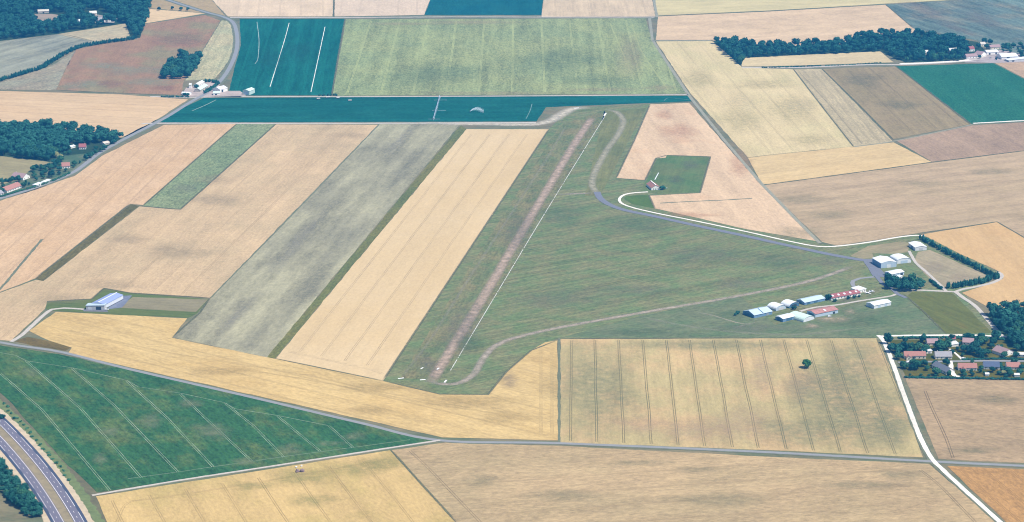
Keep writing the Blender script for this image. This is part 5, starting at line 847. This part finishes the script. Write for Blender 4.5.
wood([(886.5,286),(890,289.5),(905,292),(921,291),(923,285),(910,284),(896,285)], 6.5, (9,13), 'dark round tree in the clump in front of the low workshop', 'trees in front of the workshop', 40, None, 9, pale=0)
tree(G(888,284.5), 14, 'tall dark tree at the left corner of the low workshop')
tree(G(891.5,287), 13, 'dark tree second from the left in the workshop clump')
# hedges (each one row of shrubs grown together)
def hedge(label, px, wd, h, mat=None, dens=1.0, var=.3):
    path = smooth([G(*q) for q in px], 2.2/dens); V = []; F = []
    for p in path:
        for _ in range(2):
            c = p + Vector((rnd.uniform(-wd/2, wd/2), rnd.uniform(-wd/2, wd/2))); hh = h*rnd.uniform(1-var, 1+var*.7); r = rnd.uniform(1.1, 1.8)
            v_, f_ = ico((r, r, hh*.5), (c.x, c.y, hh*.5), 1, .18); b = len(V); V += v_; F += [tuple(i+b for i in q) for q in f_]
            for _k in range(9):
                d = Vector((rnd.gauss(0, 1), rnd.gauss(0, 1), abs(rnd.gauss(.2, 1)))).normalized(); q = Vector((c.x + d.x*r*1.1, c.y + d.y*r*1.1, hh*.5 + d.z*hh*.55))
                n_ = (d + Vector((rnd.uniform(-.7, .7), rnd.uniform(-.7, .7), rnd.uniform(-.3, .7)))).normalized(); u = n_.orthogonal().normalized()*rnd.uniform(.35, .8); w_ = n_.cross(u)*.8
                b = len(V); V += [tuple(q+u), tuple(q+w_), tuple(q-u), tuple(q-w_)]; F.append((b, b+1, b+2, b+3))
    o = thing('hedge', label, 'hedge', (path[0].x, path[0].y, 0))
    me = pyd('foliage', [(x-path[0].x, y-path[0].y, max(z, -.1)) for x, y, z in V], F); link('foliage', me, mat or LEAF, o)
    return o
hedge('long winding hedge between the striped field and reddish field upper left', [(-60,99),(0,81.5),(26,73.5),(41,69),(50,63.5),(60,57.5),(72,51),(84,47),(110,42.8),(136,39)], 7, 6.5)
hedge('tall dark hedge slanting along the right side of the airfield meadow', [(922,240),(932,245),(945,252.5),(960,260),(974,267),(988,274.5),(998,279)], 5, 6)
hedge('dark hedge along the lower side of the dry airfield meadow', [(948,288.5),(958,287.5),(970,285.5),(984,282.5),(998,278.5)], 6, 7.5)
hedge('short dark clipped hedge beside the meadow track', [(930.5,281.5),(935,285),(941,289.5)], 3, 3.2)
hedge('low dark hedge row in front of the pale wheat tongue upper right', [(763,68),(775,67.6),(800,67),(820,66.2)], 3, 2.2, dens=.6)
hedge('thin broken hedge row below the wood tip upper right', [(826,66),(850,65),(880,63)], 2.5, 1.6, dens=.45)
hedge('dark clipped hedge along the bottom of the village gardens', [(906,378),(935,378.4),(970,379),(1024,379.8),(1050,380)], 2.4, 2.2)
hedge('dark hedge on the lower side of the white village lane', [(900,338.6),(925,338.3),(950,338.4),(985,338.6),(1004,340)], 3, 2.4)
hedge('dark hedge along the upper side of the village street', [(963,360),(985,359.4),(1010,359.4),(1030,359.6)], 2, 1.8)
hedge('dark hedge between two gardens in the lower village row', [(1000,364),(1002.5,369),(1006,376.5)], 2, 2.2)
hedge('dark wall of shrubs at the bend of the road by the farm', [(202,82.8),(208,82.2),(214,82.6),(218,83.6),(215,87),(210,90.5),(204,93.5)], 5, 5)
hedge('rough hedge along the track left of the roadside farm', [(162,97),(176,97.2),(188,97.4)], 3, 2.5, dens=.6)
hedge('low roadside hedge at the left edge by the white garages', [(2,197),(18,192),(34,187.5),(52,181.4),(70,173.4)], 3, 2.6, LEAFB)
hedge('scrubby hedge along the edge of the left gardens', [(-20,182),(0,181.6),(12,181),(20,177)], 6, 5)
hedge('rough shrubs on the embankment above the motorway', [(4,404),(16,418),(30,433),(44,449),(56,463),(70,480)], 4, 1.5, LEAFB, .22, .7)
hedge('small dark shrub row at the far end of the teal crop corner', [(320,96.2),(328,95.6),(336,96)], 5, 4, None, .5)
# single trees
tree(G(806.8,368), 10.5, 'lone round tree standing in the greenish wheat field', None, LEAFG, 1.05, v=1)
tree(G(887.5,344), 13, 'dark tree at the corner of the white lane and the village', None, None, 1.0, v=4)
for i, (x, y, h, w_, m, lab) in enumerate([
 (892,352,11,1.2,LEAF,'dark tree at the top left of the village gardens'),(898,353,11,1.2,LEAF,'dark tree left of the long red roof'),(904,351.5,11,1.2,LEAF,'dark tree above the left end of the long red roof'),
 (911,350,9,1.2,LEAFB,'garden tree above the long red roof'),(918,350.5,10,1.2,LEAFB,'fresh green tree behind the long red roof'),(923,342.5,10,1.0,LEAF,'dark tree just below the white lane'),(926,351,8,1.2,LEAFB,'pale green tree behind the white garage'),
 (940,350.5,12,1.25,LEAFB,'large fresh green garden tree behind the grey roof'),(946,349,11,1.2,LEAFB,'bright garden tree right of the large one behind the grey roof'),(952,340,7,1.1,LEAF,'small dark tree by the bright red shed'),
 (967,340,9,1.1,LEAF,'dark tree by the white lane above the mauve roof'),(964,352,9,1.1,LEAF,'dark tree above the slanting path end'),(972,354,11,1.2,LEAF,'dark tree in the middle of the village orchard'),(976,350,12,1.1,LEAF,'tall dark tree behind the village orchard'),
 (980,356.5,10,1.3,LEAF,'broad dark tree above the street hedge'),(986,356,9,1.2,LEAFB,'fresh tree above the street hedge'),(981,345,11,1.2,LEAFB,'round green tree below the white lane'),(985,343.5,8,1.1,LEAFB,'small green tree next to the round one below the lane'),
 (996,339,11,1.2,LEAF,'dark round tree where lane meets the wood'),(993,346,8,1.2,LEAF,'dark bushy tree in the garden by the mauve gable'),(998,350,7,1.2,LEAF,'small dark tree left of the mauve gable'),
 (903,368,8,1.2,LEAFB,'small green tree in the left garden by the lane'),(917,369.5,11,1.25,LEAFB,'large green tree in the left garden below the street'),(912,370,7,1.2,LEAF,'dark bush tree left of the large garden tree'),
 (1003,375,6,1.2,LEAFY,'yellow green small tree in the lower right garden'),(1010,376,7,1.2,LEAFB,'green tree beside the pale garden shed'),(1020,374,7,1.2,LEAFB,'green tree at the right edge below the salmon roof'),
 (999,375,5,1.2,LEAF,'dark shrub tree below the blue panelled roof'),(972,376,5,1.2,LEAF,'dark shrub tree below the salmon roof'),(964,376.5,5,1.2,LEAFB,'green shrub tree left below the salmon roof'),(980,373,5,1.2,LEAF,'dark shrub tree between salmon and blue roofs')]):
    tree(G(x, y), h, lab, None, m, w_)
for x, y, h, lab in [(738,314,4,'dark bush left of the split roofed blue hangar'),(735.5,315.5,3,'small dark bush farthest left of the hangars'),(794,309.4,4.5,'dark bush in front of the rusty barrel hangar'),
 (828.5,299.8,6.5,'round dark bush at the left end of the clubhouse'),(835,301.8,3.6,'dark bush in front of the clubhouse left corner'),(848.5,299.2,3.6,'dark bush at the middle of the clubhouse front'),(854.5,298.2,3.6,'dark bush right of the clubhouse middle'),(859,297.2,2.6,'small dark bush at the right end of the clubhouse'),
 (662.6,189.8,6,'dark bush beside the red roofed house by the white track'),(3,418.5,4.5,'dark round bush beside the motorway at the left edge'),(14,419,2.5,'small bush on the bank beside the green crop'),
 (184.5,95.6,5,'dark shrub in front of the low farm barn'),(187.5,96,5,'second dark shrub in front of the low farm barn'),(196.5,88,6,'dark shrub at the left of the farm garden'),
 (910,375.4,2.2,'low dark shrub on the lawn corner'),(921,375.8,2.6,'low dark shrub in the middle of the lawn'),(929,376,2.4,'low dark shrub at the right of the lawn'),(935.5,376.2,3.2,'dark shrub left of the slate roofed house')]:
    tree(G(x, y), h, lab, None, LEAF, 1.1, 'bush', True)
for x, y, lab in [(159,10.5,'first of the row of small trees along the far track'),(172.5,10,'second of the row of small trees along the far track'),(181,10.6,'third of the row of small trees along the far track'),(188,11,'last of the row of small trees along the far track')]:
    tree(G(x, y), 8, lab)
# garden trees of the left edge village and the hilltop farm
def garden(px, sp_, hr, label, group, seed, excl, pale=.4):
    for p in scatter(px, sp_, seed, excl=excl):
        if any(math.hypot(p.x-fx_, p.y-fy_) < fr*.7 + 1.5 for fx_, fy_, fr in FOOT): continue
        tree(p, rnd.uniform(hr[0]*.8, hr[1]*1.1), label, group, LEAFB if rnd.random() < pale+.12 else LEAF, 1.1)
garden([(0,184),(20,176),(36,168),(52,163),(62,158),(66,160),(60,168),(74,166),(82,160),(92,156),(84,164),(70,171),(40,183),(0,195)], 9.5, (5,9), 'garden tree between the roadside houses at the left edge', 'garden trees at the left edge', 12,
       [[(60,164),(72,164),(72,171),(60,171)], [(20,172),(33,172),(32,183),(20,183)], [(4,184),(24,182),(24,190),(4,197)], [(34,181),(53,178),(53,186),(34,190)]])
garden([(62,155),(66,150),(90,152),(98,148),(108,146),(116,141),(118,141),(104,151),(92,156.5),(80,156)], 8.5, (5,9), 'small tree beside the road below the left wood', 'small trees below the left wood', 13, [[(70,144),(88,144),(88,155),(70,155)], [(70,153),(92,150),(92,158),(70,159)], [(102,141),(112,141),(112,147),(102,147)]])
tree(G(60,160), 10, 'pale yellow green tree at the edge of the left wood', None, LEAFY, 1.2); tree(G(55.5,157.5), 10, 'pale olive tree left of the yellow green one', None, LEAFY, 1.1)
garden([(985,49),(1000,46),(1040,46),(1040,57),(1020,56),(1003,52)], 12, (6,11), 'garden tree behind the hilltop farm', 'trees behind the hilltop farm', 14, [[(988,46.5),(1002,46),(1002,50),(988,51)], [(998,55),(1020,54),(1020,60),(998,60)]])
for x, y, h, lab in [(990,44.5,11,'dark tree above the back of the hilltop farm'),(984,44,12,'dark tree at the right end of the long wood'),(979.5,58.6,7,'dark tree in front of the hilltop farmyard'),(996,60.2,5,'dark shrub tree left of the largest hilltop barn'),(1022,58.5,9,'dark tree right of the largest hilltop barn'),(978,48.5,10,'tree between long wood and hilltop houses')]:
    tree(G(x, y), h, lab)

garden([(888,341),(1000,340),(1026,352),(1026,377),(980,376.5),(930,377),(907,376),(897,358)], 11.5, (4.5,8.5), 'small garden tree among the village houses', 'garden trees of the village', 21,
       [[(900,360),(1026,359),(1026,364),(900,365)], [(946,360),(956,360),(963,379),(952,379)], [(905,371),(930,371),(930,378),(905,378)], [(946,347),(952,347),(966,361),(960,361)]], .45)
# ---------------------------------------------------------------- small things
def aircraft(label, p, rz):
    t = thing('light_aircraft', label, 'aircraft', (G(*p).x, G(*p).y, .1), rz, 'light aircraft parked by the clubhouse'); W = M['white_sheet']
    prof = [(3.4,.28,1.15),(2.9,.5,1.15),(1.4,.62,1.2),(0,.6,1.3),(-1.6,.35,1.3),(-3.8,.12,1.4)]; v = []; f = []; n = 8
    for x, r, z in prof: v += [(x, r*math.cos(2*math.pi*i/n), z + r*math.sin(2*math.pi*i/n)*1.1) for i in range(n)]
    for j in range(len(prof)-1): f += [(j*n+i, j*n+(i+1) % n, (j+1)*n+(i+1) % n, (j+1)*n+i) for i in range(n)]
    f += [tuple(range(n)), tuple(range(len(v)-n, len(v)))]
    link('fuselage', pyd('fuselage', v, f), W, t)
    mesh('wing', [([(1.4,-5,1.0),(1.4,5,1.0),(.1,5,1.0),(-.1,0,.95),(.1,-5,1.0),(1.5,0,.9),(1.3,-5,1.14),(1.3,5,1.14),(.15,5,1.08),(.15,-5,1.08)], [(0,5,1,2,3,4),(6,9,8,7),(0,4,9,6),(1,7,8,2),(0,6,7,1)])], W, t)
    mesh('tailplane', [boxv(-3.9,-3.2,-1.5,1.5,1.4,1.5)], W, t); mesh('fin', [([(-4,-.05,1.45),(-3,-.05,1.45),(-3.7,-.05,2.6),(-4.1,-.05,2.6),(-4,.05,1.45),(-3,.05,1.45),(-3.7,.05,2.6),(-4.1,.05,2.6)], [(0,1,2,3),(7,6,5,4),(0,4,5,1),(1,5,6,2),(2,6,7,3),(3,7,4,0)])], M['red_tile'], t)
    mesh('canopy', [ico((1.0,.5,.5), (.7,0,1.75), 1)], GLASS, t); mesh('propeller', [boxv(3.45,3.52,-.9,.9,1.08,1.22)], M['dark_metal'], t)
    for q in ((2.2,0), (.3,1.1), (.3,-1.1)): mesh('wheel', [tube((q[0],q[1]-.08,.25), (q[0],q[1]+.08,.25), .25, .25, 8), tube((q[0],q[1],.3), (q[0],q[1],1.0), .05, .05, 4)], M['dark_metal'], t)
aircraft('white light aircraft nearest the clubhouse annexe on the grass', (867.3,293.6), .6)
aircraft('white light aircraft parked farther right of the clubhouse annexe', (871.2,292.4), 2.4)
aircraft('white light aircraft beside the dark bush of the red roofed house', (663.6,188.6), 1.2)
def car(label, p, rz, c):
    t = thing('parked_car', label, 'car', (G(*p).x, G(*p).y, .36), rz); m = pmat('car_paint', c, .35, .05, .5, .5)
    prof = [(-2.1,.3),(2.1,.3),(2.15,.8),(1.2,.95),(.6,1.45),(-1.3,1.45),(-1.95,.95),(-2.15,.8)]; n = len(prof)
    mesh('body', [([(x,-.85,z) for x, z in prof] + [(x,.85,z) for x, z in prof], [tuple(range(n)), tuple(range(2*n-1, n-1, -1))] + [(i, n+i, n+(i+1) % n, (i+1) % n) for i in range(n)])], m, t)
    mesh('windscreen', [([(1.17,-.7,1.0),(1.17,.7,1.0),(.64,.65,1.44),(.64,-.65,1.44)], [(0,1,2,3)])], GLASS, t)
    for s in (-1, 1):
        mesh('side_window', [([(1.0,s*.87,1.0),(.55,s*.87,1.38),(-1.25,s*.87,1.38),(-1.7,s*.87,1.0)], [(0,1,2,3)])], GLASS, t)
        for x in (-1.35, 1.35): mesh('wheel', [tube((x,s*.7,.31), (x,s*.9,.31), .32, .32, 10)], M['dark_metal'], t)
for lab, p, rz, c in [('white car parked at the front corner of the long blue barn', (106.8,310.2), .3, (.75,.75,.75)),
 ('white car parked beside the pale drive at the workshop', (905,289.6), .1, (.75,.75,.75)), ('dark car on the drive by the slate roofed house', (950.5,371.4), 1.4, (.06,.07,.09)),
 ('white car parked by the red hangar wall', (829.5,317), .55, (.7,.7,.72)), ('grey car in the hilltop farmyard', (990.5,58.4), .2, (.3,.3,.32)), ('white car parked at the end of the slanting garden path', (963.6,359), .2, (.75,.75,.76))]:
    car(lab, p, rz, c)
# heaps and boxes by the bottom wheat field
HEAP = pmat('dark_heap', (.2,.14,.14), .95, .3, .8)
for lab, p, s in [('dark purple brown heap at the edge of the bottom wheat field, left of a pair', (297.4,472.2), .75), ('dark purple brown heap at the edge of the bottom wheat field, right of a pair', (302.2,471.9), .8)]:
    g = G(*p); v, f = ico((2.6*s, 2.2*s, 3.0*s), (0,0,.6), 3, .0)
    v = [(x*(1+.35*mnoise.noise(Vector((x*.6+g.x, y*.6, z*.6)))), y*(1+.35*mnoise.noise(Vector((y*.6, x*.6+g.x, z)))), max(-.2, z*(1+.3*mnoise.noise(Vector((x*.9, y*.9, 5+g.x)))))) for x, y, z in v]
    o = link('heap', pyd('heap', v, f), HEAP, None); o.location = (g.x, g.y, .2); tag(o, lab, 'heap')
for lab, p in [('white box behind the left dark heap', (296.4,467.8)), ('white box behind the right dark heap', (301.6,466.6))]:
    t = thing('bin', lab, 'bin', (*G(*p).xy, .2)); mesh('body', [boxv(-.7,.7,-.6,.6,0,1.1)], M['white_sheet'], t); mesh('lid', [boxv(-.8,.8,-.7,.7,1.12,1.25)], M['white_wall'], t)
tag(slab('ground_sheet', [G(*q).xy for q in [(654.4,179.6),(655.4,179.6),(659,172.8),(658.2,172.8)]], .2, M['white_sheet'], wob=False), 'long white sheet lying on the grass above the red roofed house', 'sheet')
# irrigation boom and spray on the teal strip
a, b = G(439.8,97.6).xy, G(433.4,120.4).xy; d = (b-a); L = d.length; rz = math.atan2(d.y, d.x)
t = thing('irrigation_boom', 'long pale irrigation boom on wheeled towers across the teal strip', 'irrigation', (a.x, a.y, .25), rz)
mesh('pipe', [tube((0,0,3.6), (L,0,3.6), .3, .3, 8)], M['pale_blue_sheet'], t)
mesh('truss', [tube((x0, s*.7, 2.6), (x0+8, s*.7, 2.6), .08, .08, 4) for x0 in np.arange(0, L-8, 8.0) for s in (-1, 1)] + [tube((x0, s*.7, 2.6), (x0, 0, 3.6), .06, .06, 4) for x0 in np.arange(0, L, 8.0) for s in (-1, 1)], M['pale_blue_sheet'], t)
for x0 in (6, L*.5, L*.58, L-8):
    tw = mesh('tower', [tube((x0, s*2.4, .5), (x0, 0, 3.6), .12, .1, 5) for s in (-1, 1)] + [tube((x0, -2.4, .5), (x0, 2.4, .5), .12, .12, 5)], M['white_sheet'], t)
    for s in (-1, 1): mesh('wheel', [tube((x0-.2, s*2.4, .55), (x0+.2, s*2.4, .55), .6, .6, 10)], M['dark_metal'], tw)
PALE = pmat('bare_wheelway', (.1,.17,.17), .95, .3, .2)
ribbon('wheelway', smooth([G(439.8,97.6), G(433.4,120.4)], 6), 1.0, -1.0, .30, PALE, FOBJ['teal_strip'], None, .5)
for x0, y0, y1 in ((437.8,434,447), (435.5,432,446), (433.8,428,440)):
    yy = {437.8: 100.2, 435.5: 110.6, 433.8: 119.2}[x0]; ribbon('wheelway', smooth([G(y0, yy), G(y1, yy)], 6), 1.6, -1.6, .31, PALE, FOBJ['teal_strip'], None, .6)
g0 = G(470,112.5); t = thing('irrigation_gun', 'small wheeled irrigation gun under the water spray', 'irrigation', (g0.x, g0.y, .25))
mesh('cart', [boxv(-1,1,-.5,.5,.5,.9)], M['dark_metal'], t); mesh('barrel', [tube((0,0,.9), (1.6,0,2.2), .12, .07, 6)], M['grey_wall'], t)
for s in (-1, 1): mesh('wheel', [tube((0,s*.6,.4), (0,s*.8,.4), .4, .4, 10)], M['dark_metal'], t)
SPR, nt_, b_ = newmat('water_spray'); b_.inputs['Base Color'].default_value = (.85,.9,.95,1); b_.inputs['Roughness'].default_value = .4; b_.inputs['Alpha'].default_value = .55
V = []; F = []; R2 = random.Random(5)
for i in range(5200):
    u = R2.random(); az = R2.gauss(.15, .28); x = 21*u; z = 1.8 + 1.9*11*u*(1-u)*R2.uniform(.45, 1.05) + (0 if u < .5 else -R2.random()*3*(u-.5))
    y = x*math.tan(az)*.8; s = R2.uniform(.15, .4); z = max(.2, z - R2.random()**2*5*u)
    b = len(V); p = Vector((x*math.cos(.2), y + x*.2, z)); V += [tuple(p + Vector((R2.uniform(-s, s), R2.uniform(-s, s), R2.uniform(-s, s)))) for _ in range(3)]; F.append((b, b+1, b+2))
o = link('water_spray', pyd('water_spray', V, F), SPR); o.location = (g0.x, g0.y, .3); tag(o, 'white fan of water drops sprayed over the teal strip', 'spray', None, 'stuff')
for lab, p, sx in [('pale pump trailer at the corner of the teal crop', (328,98.2), 3.0), ('pale tank by the track above the teal strip', (338,98.8), 2.4), ('pale pipe crate farthest right by the teal strip track', (350,101.4), 2.6), ('pale pipe crate farthest left by the teal strip track', (318.5,99.6), 2.6)]:
    t = thing('pump_trailer', lab, 'trailer', (*G(*p).xy, .3), .2); mesh('tank', [tube((-sx,0,1.6), (sx,0,1.6), .9, .9, 10)], M['fibre_cement'], t); mesh('chassis', [boxv(-sx-1,sx,-.8,.8,.5,.75)], M['dark_metal'], t)
    for s in (-1, 1): mesh('wheel', [tube((0,s*.8,.4), (0,s*1.05,.4), .45, .45, 10)], M['dark_metal'], t)

# ---------------------------------------------------------------- haze
hz = bpy.data.materials.new('haze_air'); hz.use_nodes = True; n_ = hz.node_tree.nodes; n_.remove(n_['Principled BSDF'])
pv = n_.new('ShaderNodeVolumePrincipled'); pv.inputs['Color'].default_value = (.06,.42,1,1); pv.inputs['Density'].default_value = 6.2e-5; pv.inputs['Anisotropy'].default_value = .2
hz.node_tree.links.new(pv.outputs[0], n_['Material Output'].inputs['Volume'])
v, f = boxv(-9500, 9500, -6500, 30500, -2.5, 800)
tag(link('haze', pyd('haze', v, f), hz), 'thin bluish summer haze over the whole plain', 'haze', None, 'stuff')
